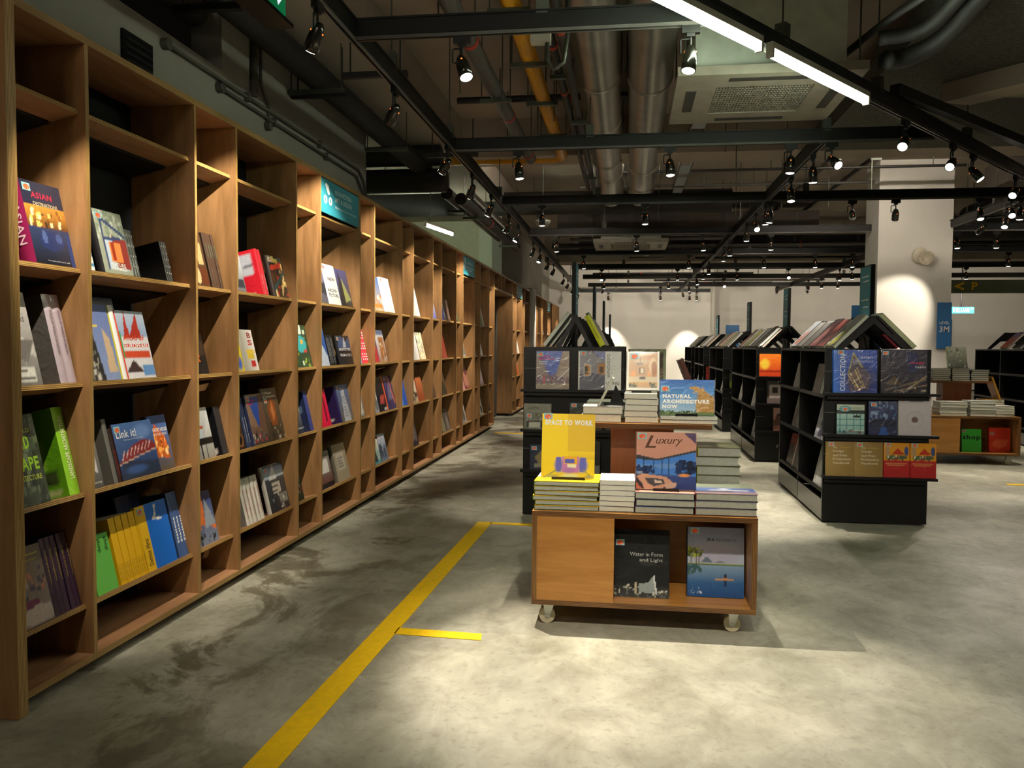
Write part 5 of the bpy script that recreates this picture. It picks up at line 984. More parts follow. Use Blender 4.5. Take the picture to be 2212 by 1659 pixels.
sub('lit_box', MB().box(8.68, 9.26, 23.95, 24.05, 2.29, 2.46), GLOW, r_)
q = MB(); put_text(q, 'KELUAR', Matrix.Translation((8.73, 23.948, 2.32)) @ XZ, .42, .11, .02); q.lathe([(0.03, 0), (0.03, 0.02)], 10, 0, Matrix.Translation((9.2, 23.948, 2.41)) @ XZ)
sub('lettering', q, GLOWW, r_); sub('hanger_rod', MB().cyl((8.95, 24, 2.46), (8.95, 24, ZS), 0.015, n=6), BLACK, r_)
struct('door_2', MB().box(8.75, 10.15, 27.9, 27.99, 0, 2.25), mat('black_door', '12110f', 0.5))

# ------------------------------------------------------------------ overhead: tracks, lamps, ducts and pipes
def track(p0, p1, label, rods=None):
    a, b = Vector(p0), Vector(p1); d = (b-a); L = d.length; d.normalize()
    M = Matrix.Translation(a) @ Matrix.Rotation(math.atan2(d.y, d.x), 4, 'Z')
    root = thing('lighting_track', label, 'lighting track', M)
    q = MB(); q.box(0, L, -0.026, 0.026, -0.012, 0.075); q.box(0, L, -0.036, 0.036, 0.068, 0.078); q.build('beam', TRACKM, root)
    q = MB(); q.box(0, L, -0.017, -0.010, -0.028, -0.012); q.box(0, L, 0.010, 0.017, -0.028, -0.012); q.box(0, L, -0.0175, -0.016, -0.03, -0.028); q.box(0, L, 0.016, 0.0175, -0.03, -0.028)
    q.build('track_channel', PLINTH, root)
    for s in (rods or []):
        q = MB(); q.box(s-0.03, s+0.03, -0.032, 0.032, 0.06, 0.16).cyl((s, 0, 0.15), (s, 0, ZS-3.0), 0.005, n=6); q.build('hanger_rod', RODM, root)
    return root
TZ = 3.0
YB = [4.36, 6.94, 9.66, 12.35, 15.1, 17.8, 20.4, 23.1, 25.6]
XE = [0.42, 2.35, 8.0, 9.0, 9.5, 9.5, 10, 10, 2.45]
XS = [-1.46, -1.46, -1.46, -1.46, -1.3, -1.2, -1.1, -1.1, -1.46]
for i, y in enumerate(YB):
    track((XS[i], y, TZ), (XE[i], y, TZ), f'{ordn(i)} black lighting track crossing the aisle, counted from the front', [1.0+0.13*i, 2.9+0.1*i] if i < 2 else [1.1, 3.4, 6.1])
track((-1.48, 0.5, TZ), (-1.48, 25.6, TZ), 'long black lighting track running above the bookcase', [2.1, 4.6, 6.3, 9, 13, 17, 21])
track((1.53, 6.94, TZ), (1.53, 25.6, TZ), 'black lighting track running down the room right of the ducts', [1.6, 5, 9, 13, 17])
track((4.33, 9.66, TZ), (4.33, 25.4, TZ), 'black lighting track running down the room just before the white column', [1, 4, 8, 12])
track((-0.45, 3.25, TZ), (4.75, 9.93, TZ), 'black lighting track running diagonally and carrying the fluorescent tubes', [2.1, 3.4, 5.2, 7.0])

ptube = []
def tube_light(p0, p1, label):
    a, b = Vector(p0), Vector(p1); d = (b-a); L = d.length
    M = Matrix.Translation(a) @ Matrix.Rotation(math.atan2(d.y, d.x), 4, 'Z')
    root = thing('tube_light', label, 'tube light', M)
    MB().box(0, L, -0.02, 0.02, 0.028, 0.062).box(0, 0.02, -0.02, 0.02, -0.02, 0.03).box(L-0.02, L, -0.02, 0.02, -0.02, 0.03).build('housing', GALV, root)
    MB().cyl((0.02, 0, 0), (L-0.02, 0, 0), 0.019, n=14).build('tube', TUBE, root)
tube_light((-0.105, 3.60, 2.925), (0.675, 4.60, 2.925), 'glaring fluorescent tube nearest the camera on the diagonal track')
tube_light((0.735, 4.68, 2.925), (1.505, 5.67, 2.925), 'glaring fluorescent tube farther along the diagonal track')
tube_light((-2.90, 11.7, 3.06), (-2.72, 12.75, 3.06), 'small bright tube light hanging in the side room above the bookcase')
tube_light((-5.2, 10.5, 3.7), (-5.2, 12.5, 3.7), 'added fill tube light under the side room ceiling, out of sight behind the bookcase')  # this tube and the next are added to brighten the side room
tube_light((-4.2, 14.3, 3.75), (-3.0, 14.3, 3.75), 'added fill tube light brightening the side room end wall behind the dark duct')
q = MB().cyl((-2.87, 11.9, 3.1), (-2.87, 11.9, ZS), 0.006, n=6); tag(q.build('hanging_wire', RODM), 'thin wire holding the small tube light in the side room', 'wire')

# the track spotlights
spot_proto = None
def make_spot():
    root = thing('spotlight', 'proto', 'spotlight', (0, 0, 0))
    MB().box(-0.045, 0.045, -0.016, 0.016, -0.068, -0.028).box(-0.02, 0.02, -0.012, 0.012, -0.085, -0.066).build('adapter', TRACKM, root)
    q = MB().cyl((0, 0, -0.083), (0, 0, -0.125), 0.006, n=8).tube([(0.0, 0, -0.095), (-0.044, 0, -0.095), (-0.05, 0, -0.10), (-0.05, 0, -0.165), (-0.03, 0, -0.168)], 0.0045, 6); q.build('bracket', TRACKM, root)
    q = MB().lathe([(0.002, 0.062), (0.016, 0.058), (0.027, 0.04), (0.034, 0.012), (0.037, -0.02), (0.038, -0.078), (0.0335, -0.078), (0.030, -0.06), (0.004, -0.055)], 20)
    h = q.build('housing', mat('lamp_housing', '15150f', 0.22, spec=0.6, coat=0.4), root, loc=(0, 0, -0.165))
    MB().lathe([(0.0315, -0.076), (0.0315, -0.0795), (0.024, -0.083), (0.012, -0.0845), (0.0, -0.085)], 18).build('lens', LENS, h)
    q = MB()
    for k in range(3):
        a = k*2*math.pi/3+0.9; n = Vector((math.cos(a), math.sin(a), 0)); t = Vector((-n.y, n.x, 0)); c = n*0.0352+Vector((0, 0, 0.018))
        q.add([c-t*.004-Vector((0, 0, .004)), c+t*.004-Vector((0, 0, .004)), c+t*.004+Vector((0, 0, .004))-n*.0012, c-t*.004+Vector((0, 0, .004))-n*.0012], [(0, 1, 2, 3)])
    q.build('vent_slot', SLOT, h)
    ld = bpy.data.lights.new('bulb', 'SPOT'); ld.energy = SPOT_W; ld.spot_size = R(46); ld.spot_blend = 0.55; ld.shadow_soft_size = 0.012; ld.color = (1.0, 0.95, 0.87)
    lo = bpy.data.objects.new('bulb', ld); COL.objects.link(lo); lo.parent = h; lo.location = (0, 0, -0.096)
    return root
LD = {}
def spot(x, y, dirv, label, power=1.0, size=46, z=TZ, turn=0.0, col=None):
    global spot_proto
    if spot_proto is None: spot_proto = make_spot(); r = spot_proto
    else: r = copy_tree(spot_proto)
    r.location = (x, y, z); r.rotation_euler = (0, 0, R(turn))
    r['label'] = label; r['group'] = 'track spotlights'; LABELS.setdefault(label, []).append(r.name)
    v = Vector(dirv).normalized(); v = Matrix.Rotation(-R(turn), 3, 'Z') @ v
    h = [c for c in r.children if c.name.startswith('housing')][0]
    h.rotation_mode = 'QUATERNION'; h.rotation_quaternion = v.to_track_quat('-Z', 'Y')
    h.location = Vector((0, 0, -0.165))+v*0.02
    lo = [c for c in h.children if c.name.startswith('bulb')][0]
    k = (round(power, 2), size, col)
    if k not in LD:
        d = lo.data.copy() if LD else lo.data; d.energy = SPOT_W*power; d.spot_size = R(size); LD[k] = d
        if col: d.color = col
    lo.data = LD[k]; return r
def tspot(i, px, dirv, power=1.0, size=46, turn=0):
    """lamp on the i-th crossing track; px its sideways position"""
    y = YB[i]; a = math.atan((px-1106)/1790.0)-R(7.9); x = y*math.tan(a)
    n = COUNT.setdefault(i, 0); COUNT[i] += 1
    aim = 'facing the camera' if dirv[1] < -0.6 else 'aimed at the far end' if dirv[1] > 0.7 else 'pointing down'
    spot(x, y, dirv, f'{ordn(n)} black spotlight on the {ordn(i)} crossing track, {aim}', power, size, turn=turn)
COUNT = {}
# along the bookcase
LS = [(2.35, 1.0, (-.75, .95, -1.55)), (3.85, 1.0, (-.85, .6, -1.4)), (5.18, 1.1, (-.95, .75, -1.3)), (6.73, 1.1, (-1.0, .5, -1.25)), (7.84, .8, (-.8, .7, -1.6)), (8.94, .8, (-.8, .3, -1.4)), (10.3, .9, (-.9, .5, -1.3)), (11.2, .8, (-.7, -.3, -1.3)), (13.0, .9, (-.7, .6, -1.5)), (14.0, .5, (-.4, -.5, -1.6)), (15.4, .9, (-.8, .6, -1.5)), (16.6, .9, (-.8, .6, -1.5)), (19.2, 1, (-.8, .5, -1.5)), (20.6, 1, (-.8, .5, -1.5)), (22.5, 1, (-.8, .4, -1.5)), (25.0, .8, (-.6, .5, -1.5))]
for n, (y, p, d) in enumerate(LS): spot(-1.48, y, d, f'{ordn(n)} black spotlight along the track above the bookcase', p*1.2, 42 if n == 0 else 62, turn=90, col=(1.0, 0.89, 0.74))
dn = (0.05, 0.1, -1)
tspot(0, 995, (0.95, -.9, -2.8), 3.8, 44); tspot(0, 1480, (-.12, -.2, -1), 1.0, 50)
tspot(1, 1117, (0.1, 0, -1), .9); tspot(1, 1440, (.05, -.1, -1), 1.4); tspot(1, 1698, (-.05, 0, -1), 2.0); tspot(1, 1785, (.5, -.9, -.8), 1.0)
tspot(2, 1168, (0, .1, -1)); tspot(2, 1388, (.05, 0, -1), 1.2); tspot(2, 1657, (-.1, .1, -1), 1.5); tspot(2, 1832, (.3, 1, -.45), .22, 90); tspot(2, 1925, (.22, 1.0, -1.0), .7, 44); tspot(2, 2105, (0, -.3, -1)); tspot(2, 2172, (-.2, -.8, -.8)); tspot(2, 2192, (0, 0.1, -1))
tspot(3, 1199, dn); tspot(3, 1371, dn); tspot(3, 1514, dn); tspot(3, 1659, dn); tspot(3, 1947, (-.4, .3, -1)); tspot(3, 2058, (.1, 0, -1)); tspot(3, 2143, dn)
tspot(4, 1258, dn); tspot(4, 1484, dn, 1.1); tspot(4, 1645, dn); tspot(4, 1755, dn); tspot(4, 1835, dn, .8); tspot(4, 2170, dn)
tspot(5, 1297, (0, -.3, -1)); tspot(5, 1460, dn); tspot(5, 1588, dn); tspot(5, 1698, (0, -.8, -.8)); tspot(5, 1835, dn); tspot(5, 2080, dn)
tspot(6, 1302, dn); tspot(6, 1441, dn); tspot(6, 1560, (.1, -.9, -.8)); tspot(6, 1770, dn); tspot(6, 1805, dn)
tspot(7, 1300, (-.3, 1, -.2), 0.55, 105); tspot(7, 1424, (0, 1, -.15), 0.55, 105); tspot(7, 1502, (.1, 1, -.2), 0.55, 105); tspot(7, 1740, (0.2, 1, -.2), 0.55, 105); tspot(7, 1675, (0, 1, -.3), 0.5, 100); tspot(7, 2100, (0, 1, -.2), 0.55, 105); tspot(7, 2165, (0, 1, -.2), 0.55, 105)
tspot(8, 1312, (0, .42, -1), 1.8, 52); tspot(8, 1487, (0, .36, -1), 1.8, 52); tspot(8, 1424, dn, .6); tspot(8, 1502, dn, .6)
# on the right-hand track running down the room, and on the diagonal one
for n, (y, d) in enumerate([(7.35, dn), (8.3, (0, -.2, -1)), (9.8, dn), (10.5, (.1, -.8, -.8)), (11.3, dn), (13.1, dn), (13.9, (0, .2, -1)), (16.4, dn), (17.6, dn), (19.2, (.2, 0, -1)), (21.5, (0, .3, -1)), (24.0, (.3, .6, -1))]):
    spot(1.53, y, d, f'{ordn(n)} black spotlight on the track right of the ducts', .9, turn=90)
for n, (y, d) in enumerate([(10.4, (-.3, -.5, -1)), (11.0, (-.7, .9, -1)), (13.0, dn), (15.5, dn), (18.0, dn), (21.0, (0, .4, -1))]):
    spot(4.33, y, d, f'{ordn(n)} black spotlight on the track before the white column', .9, turn=90)
for n, (s, d) in enumerate([(1.95, (-.45, -.75, -.75)), (2.55, (-.55, -.8, -.7)), (2.85, (.6, -.3, -.9)), (3.6, (-.7, -.8, -.8))]):
    spot(s, 3.25+(s+.45)*6.68/5.2, d, f'{ordn(n)} spotlight on the diagonal track, shining towards the camera side', .35, 52, turn=52)
# unseen fill lamps and track added behind the viewpoint to light the fronts
for n, (x, y, d, p, sz) in enumerate([(0.45, 1.7, (0, .35, -1), .8, 60), (-0.5, 1.7, (-.15, .7, -1), .45, 50), (0.1, 1.7, (.0, 2.3, -2.1), 1.15, 34), (2.3, 1.7, (-.08, 4.9, -2.2), 1.5, 26), (3.2, 1.7, (.3, .5, -1), .25, 60), (.9, 1.7, (-.15, 4.8, -2.2), .8, 24), (-1.3, 1.7, (.85, 4.8, -2.05), 1.5, 20)]):
    spot(x, y, d, f'{ordn(n)} added fill spotlight on the unseen track behind the viewpoint', p, sz)
track((-1.46, 1.7, TZ), (4.5, 1.7, TZ), 'added unseen lighting track behind the viewpoint, carrying the fill spotlights', [0.5, 3])
for n, (x, y, z, l) in enumerate([(-1, 10.25, 3.8, 1.2), (2.4, 10.25, 3.8, 1.2), (6.2, 10.25, 3.8, 1.2), (.2, 20.15, 3.8, 1.2), (3.6, 20.15, 3.8, 1.2), (8, 20.5, 3.8, 1.2), (7.5, 6.5, 3.3, 1.2), (-2.0, -1.5, 3.6, 1.2)]):  # added fill tubes, kept out of view, to brighten ceiling and back wall
    root = thing('tube_light', f'{ordn(n)} added fill tube light, hidden under the ceiling slab', 'tube light', (x, y, z))
    MB().box(0, l, -0.03, 0.03, 0.03, ZS-z-.001).build('housing', GALV, root); MB().cyl((0.02, 0, 0), (l-0.02, 0, 0), 0.02, n=12).build('tube', TUBE2, root)

# round steel air ducts
def duct(label, x, z, y0, y1, r, seams):
    root = thing('air_duct', label, 'air duct', (x, (y0+y1)/2, z))
    q = MB(); n = 32
    sub('duct_body', MB().cyl((x, y0, z), (x, y1, z), r, n=n), DUCT, root)
    for s in seams: sub('seam_ring', MB().lathe([(r+0.0005, -0.02), (r+0.013, -0.008), (r+0.013, 0.008), (r+0.0005, 0.02)], n, 0, Matrix.Translation((x, s, z)) @ Matrix.Rotation(R(90), 4, 'X')), DUCT, root)
    for s in seams[::2]: sub('hanger', MB().cyl((x-r-0.01, s+.1, z), (x-r-0.01, s+.1, ZS), 0.005, n=6).cyl((x+r+0.01, s+.1, z), (x+r+0.01, s+.1, ZS), 0.005, n=6), RODM, root)
duct('left of the two shiny round steel air ducts', -0.262, 3.55, -1.0, 12.3, 0.175, [2.0, 4.6, 6.8, 8.1, 8.55, 9.7, 10.5, 11.4, 12.2])
duct('right of the two shiny round steel air ducts', 0.152, 3.55, -1.0, 12.3, 0.175, [2.0, 4.6, 6.9, 8.7, 10.1, 11.2, 12.2])
def lateral(label, y, z, r, x0, x1, m, name='air_duct', cat='air duct', bands=()):
    root = thing(name, label, cat, ((x0+x1)/2, y, z))
    sub('duct_body' if name == 'air_duct' else 'tube', MB().cyl((x0, y, z), (x1, y, z), r, n=24), m, root)
    for s in bands: sub('band', MB().cyl((s, y, z), (s+.04, y, z), r+0.006, n=16), REDM, root)
    for s in np.linspace(x0+.4, x1-.4, 3): sub('hanger_rod', MB().cyl((s, y, z+r*.9), (s, y, ZS), 0.006, n=6), RODM, root)
lateral('thick dark wrapped duct crossing behind the steel ducts and over the bookcase', 12.75, 3.52, .175, -4.4, 1.5, DARKDUCT)
lateral('upper black duct stub sticking out of the left wall end', 9.0, 3.42, .11, -3.4, -2.05, DARKDUCT)
lateral('lower black duct stub sticking out of the left wall end', 9.05, 3.16, .13, -3.4, -2.0, DARKDUCT)
lateral('thin black sprinkler pipe crossing high behind the second track', 7.7, 3.62, .03, -1.6, .05, PIPEB, 'pipe', 'pipe', (-.55, -.2))
lateral('grey pipe crossing the room in front of the back duct', 13.35, 3.62, .03, -2.4, 5.5, PIPEG, 'pipe', 'pipe', (.9,))
lateral('black pipe crossing the room high at the back', 16.4, 3.3, .05, -1.5, 8, PIPEB, 'pipe', 'pipe', (3.2,))
lateral('rust banded pipe crossing the back of the room', 21.5, 3.35, .06, -1.2, 8, PIPEB, 'pipe', 'pipe', (2.5, 5))
lateral('dark round duct crossing the far right', 15.6, 3.45, .22, 4.5, 12, DARKDUCT)
def boxduct(label, x0, x1, y0, y1, z0, z1, m=DARKDUCT):
    root = thing('rectangular_duct', label, 'air duct', ((x0+x1)/2, (y0+y1)/2, z0))
    sub('duct_body', MB().box(x0, x1, y0, y1, z0, z1), m, root)
    for s in np.arange(x0+.6, x1, 1.2): sub('flange', MB().box(s, s+.04, y0-.02, y1+.02, z0-.02, z1), PIPEG, root)
boxduct('wide flat dark air duct crossing the room behind the third track', -1.3, 3.3, 15.25, 15.9, 3.42, 3.75, mat('brown_duct', '4c443c', .7))
boxduct('flat dark air duct crossing the room near the back', -1.0, 7.5, 17.0, 17.6, 3.25, 3.55)
boxduct('short flat duct over the far right aisle', 4.6, 12, 11.0, 11.7, 3.4, 3.7, mat('brown_duct', '4c443c', .7))
def pipe(label, x, z, y0, y1, r, m, bands=(), hang=(), turn=None, name='pipe'):
    root = thing(name, label, 'pipe', (x, (y0+y1)/2, z))
    if turn: q = MB().tube([(x, y0, z), (x, y1-.15, z), (x-.03, y1-.05, z), (x-.12, y1, z), (x+turn, y1, z)], r, 16)
    else: q = MB().cyl((x, y0, z), (x, y1, z), r, n=18)
    sub('tube', q, m, root)
    for s in bands: sub('band', MB().cyl((x, s, z), (x, s+.05, z), r+.004, n=18), REDM, root)
    for s in hang: sub('hanger', MB().box(x-r*2.2, x+r*2.2, s-.02, s+.02, z-r-.03, z-r).cyl((x-r*2, s, z-r), (x-r*2, s, ZS), .005, n=6).cyl((x+r*2, s, z-r), (x+r*2, s, ZS), .005, n=6), RODM, root)
pipe('yellow gas pipe running overhead and turning left', -0.755, 3.5, 1.0, 9.6, .062, YELPIPE, hang=(5.2, 6.2, 7.2, 8.3), turn=-1.3)
pipe('grey pipe with red bands running overhead left of the yellow one', -1.11, 3.45, 1.0, 9.4, .06, PIPEG, (5.7, 7.6, 9.1), (5.3, 6.9, 8.4))
pipe('thin black pipe between the yellow pipe and the steel ducts', -0.56, 3.5, 4.0, 11.5, .032, PIPEB, (6.0, 7.1, 9.0), (6.6, 8.8))
pipe('black conduit close beside the left steel duct', -0.455, 3.38, 4.5, 12.0, .03, PIPEB, (5.4, 8.5), (7.5, 10))
pipe('thick black insulated pipe running along above the bookcase', -2.28, 3.3, 0.5, 9.2, .095, DARKDUCT, (), (4.2, 5.9, 7.7))
pipe('second black pipe in the dark recess over the nearest bookcase', -2.62, 3.35, 0.5, 4.8, .09, DARKDUCT, (), (1.5, 3.5))
pipe('black pipe bunch continuing above the bookcase in the side opening', -1.95, 3.05, 9.6, 14.5, .07, DARKDUCT, (11.5,), (10.5, 13.5))
pipe('second black pipe of the bunch in the side opening', -2.12, 3.12, 9.6, 13.6, .07, DARKDUCT, (), (10.4,))
pipe('silver foil pipe of the bunch in the side opening', -1.95, 3.2, 10.2, 13.0, .06, DUCT)
# cable tray
root = thing('cable_tray', 'pale ladder cable tray hanging right of the steel ducts', 'cable tray', (0.67, 10, 3.55))
sub('ladder', MB().box(.60, .615, 6.6, 12.0, 3.55, 3.6).box(.745, .76, 6.6, 12.0, 3.55, 3.6), PIPEG, root)
for s in np.arange(6.7, 12.0, .75): sub('tray_plate', MB().box(.615, .745, s, s+.5, 3.555, 3.562), mat('pale_plate', '9aa3a8', .5), root)
# ceiling cassettes
def cassette(label, X0, X1, Y0, Y1, z, bh=.58):
    root = thing('air_conditioner', label, 'air conditioner', ((X0+X1)/2, (Y0+Y1)/2, z)); cx, cy = (X0+X1)/2, (Y0+Y1)/2
    sub('body', MB().box(X0+.12, X1-.12, Y0+.10, Y1-.12, z+.06, z+bh), mat('cassette_body', 'd4dccc', .6), root)
    P = mat('cassette_panel', 'a29c8c', .5)
    q = MB(); q.box(X0, X1, Y0, Y0+.28, z, z+.06).box(X0, X1, Y1-.28, Y1, z, z+.06).box(X0, X0+.28, Y0+.28, Y1-.28, z, z+.06).box(X1-.28, X1, Y0+.28, Y1-.28, z, z+.06)
    sub('frame', q, P, root)
    sub('grille_backing', MB().box(X0+.28, X1-.28, Y0+.28, Y1-.28, z+.03, z+.035), mat('grille_dark', '45423b', .7), root)
    q = MB()
    for s in np.arange(X0+.29, X1-.28, .021): q.box(s, s+.007, Y0+.28, Y1-.28, z+.006, z+.016)
    for s in np.arange(Y0+.30, Y1-.28, .05): q.box(X0+.28, X1-.28, s, s+.006, z+.006, z+.016)
    sub('grille', q, P, root)
    for a in ((X0+.35, X1-.35, Y0+.08, Y0+.15), (X0+.35, X1-.35, Y1-.15, Y1-.08), (X0+.08, X0+.15, Y0+.35, Y1-.35), (X1-.15, X1-.08, Y0+.35, Y1-.35)):
        sub('louver_flap', MB().box(*a, z-.003, z+.002), mat('flap_dark', '3a3833', .6), root)
    for a in ((X0+.05, Y0+.05), (X1-.05, Y0+.05), (X0+.05, Y1-.05), (X1-.05, Y1-.05)): sub('hanger_rod', MB().cyl((a[0], a[1], z+.06), (a[0], a[1], ZS), .006, n=6), RODM, root)
cassette('large square ceiling air conditioner with a grille under the tubes', .31, 1.53, 5.72, 6.94, 3.15)
cassette('white ceiling air conditioner in the distance beneath the flat duct', -.58, .64, 13.75, 14.95, 3.04, .22)
# louvre, conduits on the left wall
root = thing('wall_louver', 'black ventilation louvre on the grey wall above the bookcase', 'vent', (-2.5, 4.0, 2.64))
sub('frame', MB().box(-2.5, -2.485, 3.86, 4.12, 2.58, 2.90), BLACKB, root)
q = MB()
for k in range(8): q.box(-2.484, -2.476, 3.875, 4.105, 2.60+k*.036, 2.615+k*.036)
sub('slats', q, mat('louvre_blue_black', '14161c', .4), root)
def conduit(pts, label, r=.0115, boxes=()):
    root = thing('conduit', label, 'conduit', pts[0])
    sub('pipe_run', MB().tube(pts, r, 8), CONDUIT, root)
    for b in boxes: sub('junction_box', MB().cyl((-2.498, b[0], b[1]), (-2.46, b[0], b[1]), .032, n=14), CONDUIT, root)
    for i in range(len(pts)-1):
        a, b = Vector(pts[i]), Vector(pts[i+1])
        if (b-a).length > .8:
            for t in (.3, .7):
                c = a.lerp(b, t); sub('clip', MB().box(-2.499, -2.462, c.y-.01, c.y+.01, c.z-.03, c.z+.03), CONDUIT, root)
conduit([(-2.478, 4.24, 2.955), (-2.478, 7.45, 2.955), (-2.478, 7.62, 2.88), (-2.478, 7.70, 2.72)], 'upper grey conduit running along the wall above the bookcase', boxes=((4.24, 2.955),))
conduit([(-2.478, 4.84, 2.905), (-2.478, 7.40, 2.885), (-2.478, 7.66, 2.72)], 'lower grey conduit running along the wall above the bookcase', boxes=((4.84, 2.905),))
conduit([(-2.478, 5.30, 3.5), (-2.478, 5.30, 3.02), (-2.478, 5.30, 2.99)], 'wide vertical grey conduit dropping down the left wall', r=.028)
conduit([(-2.478, 5.40, 3.5), (-2.478, 5.40, 3.10), (-2.478, 5.52, 3.0), (-2.478, 5.52, 2.85)], 'thin black vertical conduit beside the wide one on the left wall', boxes=((5.52, 2.85),))
# unistrut brackets below the thick pipe
for n, (y, x0, x1) in enumerate([(4.35, -2.49, -2.1), (5.95, -2.49, -2.05), (5.55, -1.95, -1.5), (7.95, -1.95, -1.45)]):
    q = MB().box(x0, x1, y-.02, y+.02, 3.16, 3.2).cyl((x0+.05, y, 3.2), (x0+.05, y, 3.52), .006, n=6).cyl((x1-.05, y, 3.2), (x1-.05, y, 3.52), .006, n=6)
    tag(q.build('support_bracket', PIPEB), f'{ordn(n)} short black support bar hanging by the pipe over the bookcase', 'bracket')
# green exit sign at the upper left
root = thing('emergency_sign', 'green lit running man exit sign hanging at the top left', 'sign', (-1.78, 3.9, 3.0))
sub('case', MB().box(-1.84, -1.745, 3.40, 4.10, 2.985, 3.25), GREYW, root)
sub('green_face', MB().box(-1.745, -1.741, 3.41, 4.09, 2.995, 3.24), mat('backlit_green', '087848', .4, emit='067a48', estr=.5), root)
q = MB()
T = Matrix(((0, 0, 1, -1.7405), (1, 0, 0, 0), (0, 1, 0, 0), (0, 0, 0, 1)))
for P in ([(4.0, 3.03), (4.06, 3.09), (4.03, 3.2), (3.98, 3.2), (4.0, 3.1), (3.97, 3.07)], [(3.86, 3.09), (3.90, 3.09), (3.85, 3.22), (3.80, 3.22)], [(3.60, 3.05), (3.66, 3.05), (3.72, 3.22), (3.66, 3.22)]):
    q.add([T @ Vector((a, b, 0)) for a, b in P], [tuple(range(len(P)))])
sub('running_figure', q, mat('backlit_pale', 'ffffff', .4, emit='e8f0ff', estr=.9), root)
sub('mount_plate', MB().box(-1.86, -1.72, 3.36, 4.14, 2.965, 2.985), BLACK, root)
sub('hanger_rod', MB().cyl((-1.79, 3.6, 3.25), (-1.79, 3.6, 3.53), .008, n=6).cyl((-1.79, 3.95, 3.25), (-1.79, 3.95, 3.53), .008, n=6), RODM, root)
# emergency lamp on the column
root = thing('emergency_light', 'round white emergency lamp on the upper front of the column', 'lamp', (3.98, 12.0, 2.57))
CREAM = mat('cream_plastic', 'c8bfa8', .4)
A = Matrix.Translation((3.92, 11.99, 2.60)) @ XZ
sub('base', MB().lathe([(0, .0), (.10, .0), (.11, .02), (.09, .04), (0, .045)], 24, 0, A), CREAM, root)
B2 = Matrix.Translation((3.99, 11.93, 2.56)) @ Matrix.Rotation(R(-25), 4, 'Z') @ XZ
sub('lamp_head', MB().lathe([(0, -.04), (.06, -.03), (.10, .03), (.085, .035), (.06, .0), (0, -.01)], 24, 0, B2), CREAM, root)
# dome over the bookcase end
root = thing('ceiling_dome', 'cloudy white dome hanging near the bookcase track', 'fixture', (-1.15, 11.4, 3.0))
sub('dome', MB().lathe([(0, -.07), (.07, -.05), (.10, 0), (.10, .02), (0, .03)], 20, 0, Matrix.Translation((-1.12, 10.9, 2.96))), mat('dome_white', '9a988e', .3), root)
sub('hanger_rod', MB().cyl((-1.12, 10.9, 2.98), (-1.12, 10.9, ZS), .006, n=6), RODM, root)
# big hoses at the upper right
for n, (pts, r) in enumerate([([(1.62, 5.7, 3.2), (1.75, 5.75, 3.22), (1.95, 5.6, 3.3), (2.05, 5.0, 3.42), (2.3, 4.2, 3.4), (2.6, 3.4, 3.35)], .06), ([(1.55, 5.6, 3.3), (1.8, 5.5, 3.32), (1.9, 5.0, 3.4), (2.0, 4.0, 3.4), (2.1, 3.0, 3.35)], .045), ([(1.45, 6.0, 3.35), (1.7, 5.2, 3.4), (2.2, 4.4, 3.38), (2.9, 3.8, 3.38)], .025)]):
    P = [Vector(p) for p in pts]; sm = []
    for i in range(len(P)-1):
        for t in np.linspace(0, 1, 5)[:-1]:
            p0 = P[max(i-1, 0)]; p1 = P[i]; p2 = P[i+1]; p3 = P[min(i+2, len(P)-1)]; t = float(t)
            sm.append(0.5*((2*p1)+(p2-p0)*t+(2*p0-5*p1+4*p2-p3)*t*t+(3*p1-p0-3*p2+p3)*t**3))
    sm.append(P[-1]); tag(MB().tube(sm, r, 12).build('hose', DARKDUCT), ['thick', 'medium', 'thin'][n]+' black insulated hose curving over the big air conditioner', 'hose')
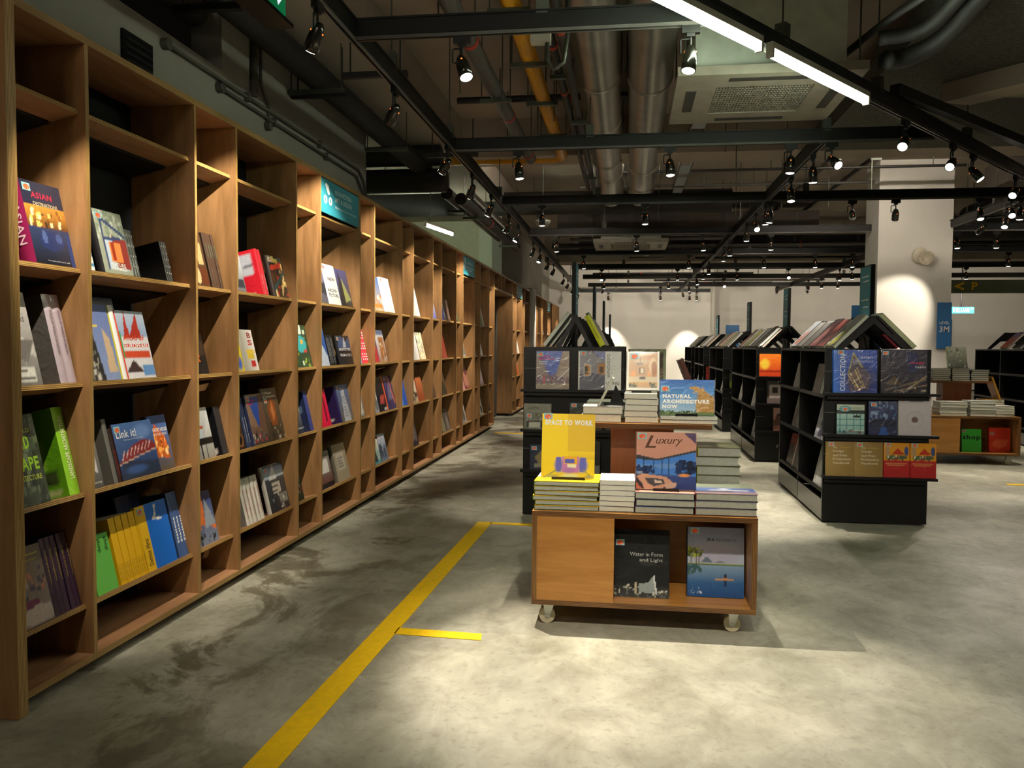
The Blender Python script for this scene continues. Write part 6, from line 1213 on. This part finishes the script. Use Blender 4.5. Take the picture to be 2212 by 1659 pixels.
# threaded rods hanging free and small junction boxes
for n, (x, y, z) in enumerate([(-1.25, 6.1, 3.2), (-.98, 6.4, 3.15), (-.88, 8.0, 3.3), (-.66, 7.3, 3.3), (.02, 8.4, 3.3), (.9, 8.2, 3.2), (1.1, 9.0, 3.2), (2.0, 11.5, 3.2), (2.6, 11.5, 3.2), (3.0, 11.0, 3.25), (.4, 11.6, 3.1), (1.4, 11.4, 3.1)]):
    tag(MB().cyl((x, y, z), (x, y, ZS), .005, n=6).build('threaded_rod', RODM), 'bare threaded rod hanging from the ceiling slab', 'rod', 'bare threaded rods under the ceiling')
root = thing('junction_box', 'small grey junction box with a looped cable beside the left steel duct', 'box', (-.52, 5.0, 3.3))
sub('box', MB().box(-.60, -.48, 5.0, 5.08, 3.16, 3.24), GALV, root)
sub('cable', MB().tube([(-.5, 5.04, 3.16), (-.5, 5.04, 3.06), (-.46, 5.04, 3.0), (-.40, 5.04, 3.04), (-.38, 5.04, 3.2), (-.38, 5.04, 3.42)], .014, 8), RODM, root)
# parallel support channel of the diagonal track, and the tangle of services at the back
a_, b_ = Vector((1.80, 6.10, 3.09)), Vector((5.15, 9.7, 3.09)); dq = b_-a_
M = Matrix.Translation(a_) @ Matrix.Rotation(math.atan2(dq.y, dq.x), 4, 'Z')
o = MB().box(0, dq.length, -.035, .035, 0, .07).build('cable_trunking', TRACKM); o.matrix_world = M; tag(o, 'dark cable trunking running just above the diagonal track', 'trunking')
rs = random.Random(11)
for n in range(16):
    y = 10.4+n*.92; z = rs.choice([3.13, 3.16, 3.19, 3.65, 3.67]); r = rs.choice([.018, .022, .028]); x0 = rs.uniform(-1.2, 2.2); x1 = x0+rs.uniform(2.5, 7)
    if 18.8 < y < 20: z = 3.16
    lateral(f"{rs.choice(['thin', 'slim'])} dark service pipe crossing overhead, {ordn(n)} of sixteen going back", y, z, r, x0, x1, rs.choice([PIPEB, PIPEG, PIPEG]), 'pipe', 'pipe', (x0+1.2,) if n % 3 == 0 else ())
for n, (x, z, y0, y1, r, m) in enumerate([(.35, 3.3, 16.0, 16.9, .16, DUCT), (2.6, 3.8, 10.2, 18.6, .035, PIPEG), (3.1, 3.79, 10.2, 18.5, .03, PIPEB), (2.3, 3.79, 12.5, 18.8, .05, PIPEG), (5.6, 3.55, 12.0, 14.8, .16, DARKDUCT), (6.6, 3.3, 6, 9.3, .06, PIPEG), (-.6, 3.78, 13.6, 18.6, .06, PIPEG)]):
    pipe(f'{ordn(n)} overhead pipe running down the back half of the room, dull grey', x, z, y0, y1, r, m, (y0+2,) if n % 2 else (), (y0+1, y1-1))
# a dark mat of shade-grey carpet on the floor between the units is only shadow in the photograph
for k, v in LABELS.items():
    if len(v) > 1 and k != 'bare threaded rod hanging from the ceiling slab': print('DUP', k, v)
    if len(k.split()) > 16: print('LONG', len(k.split()), k)
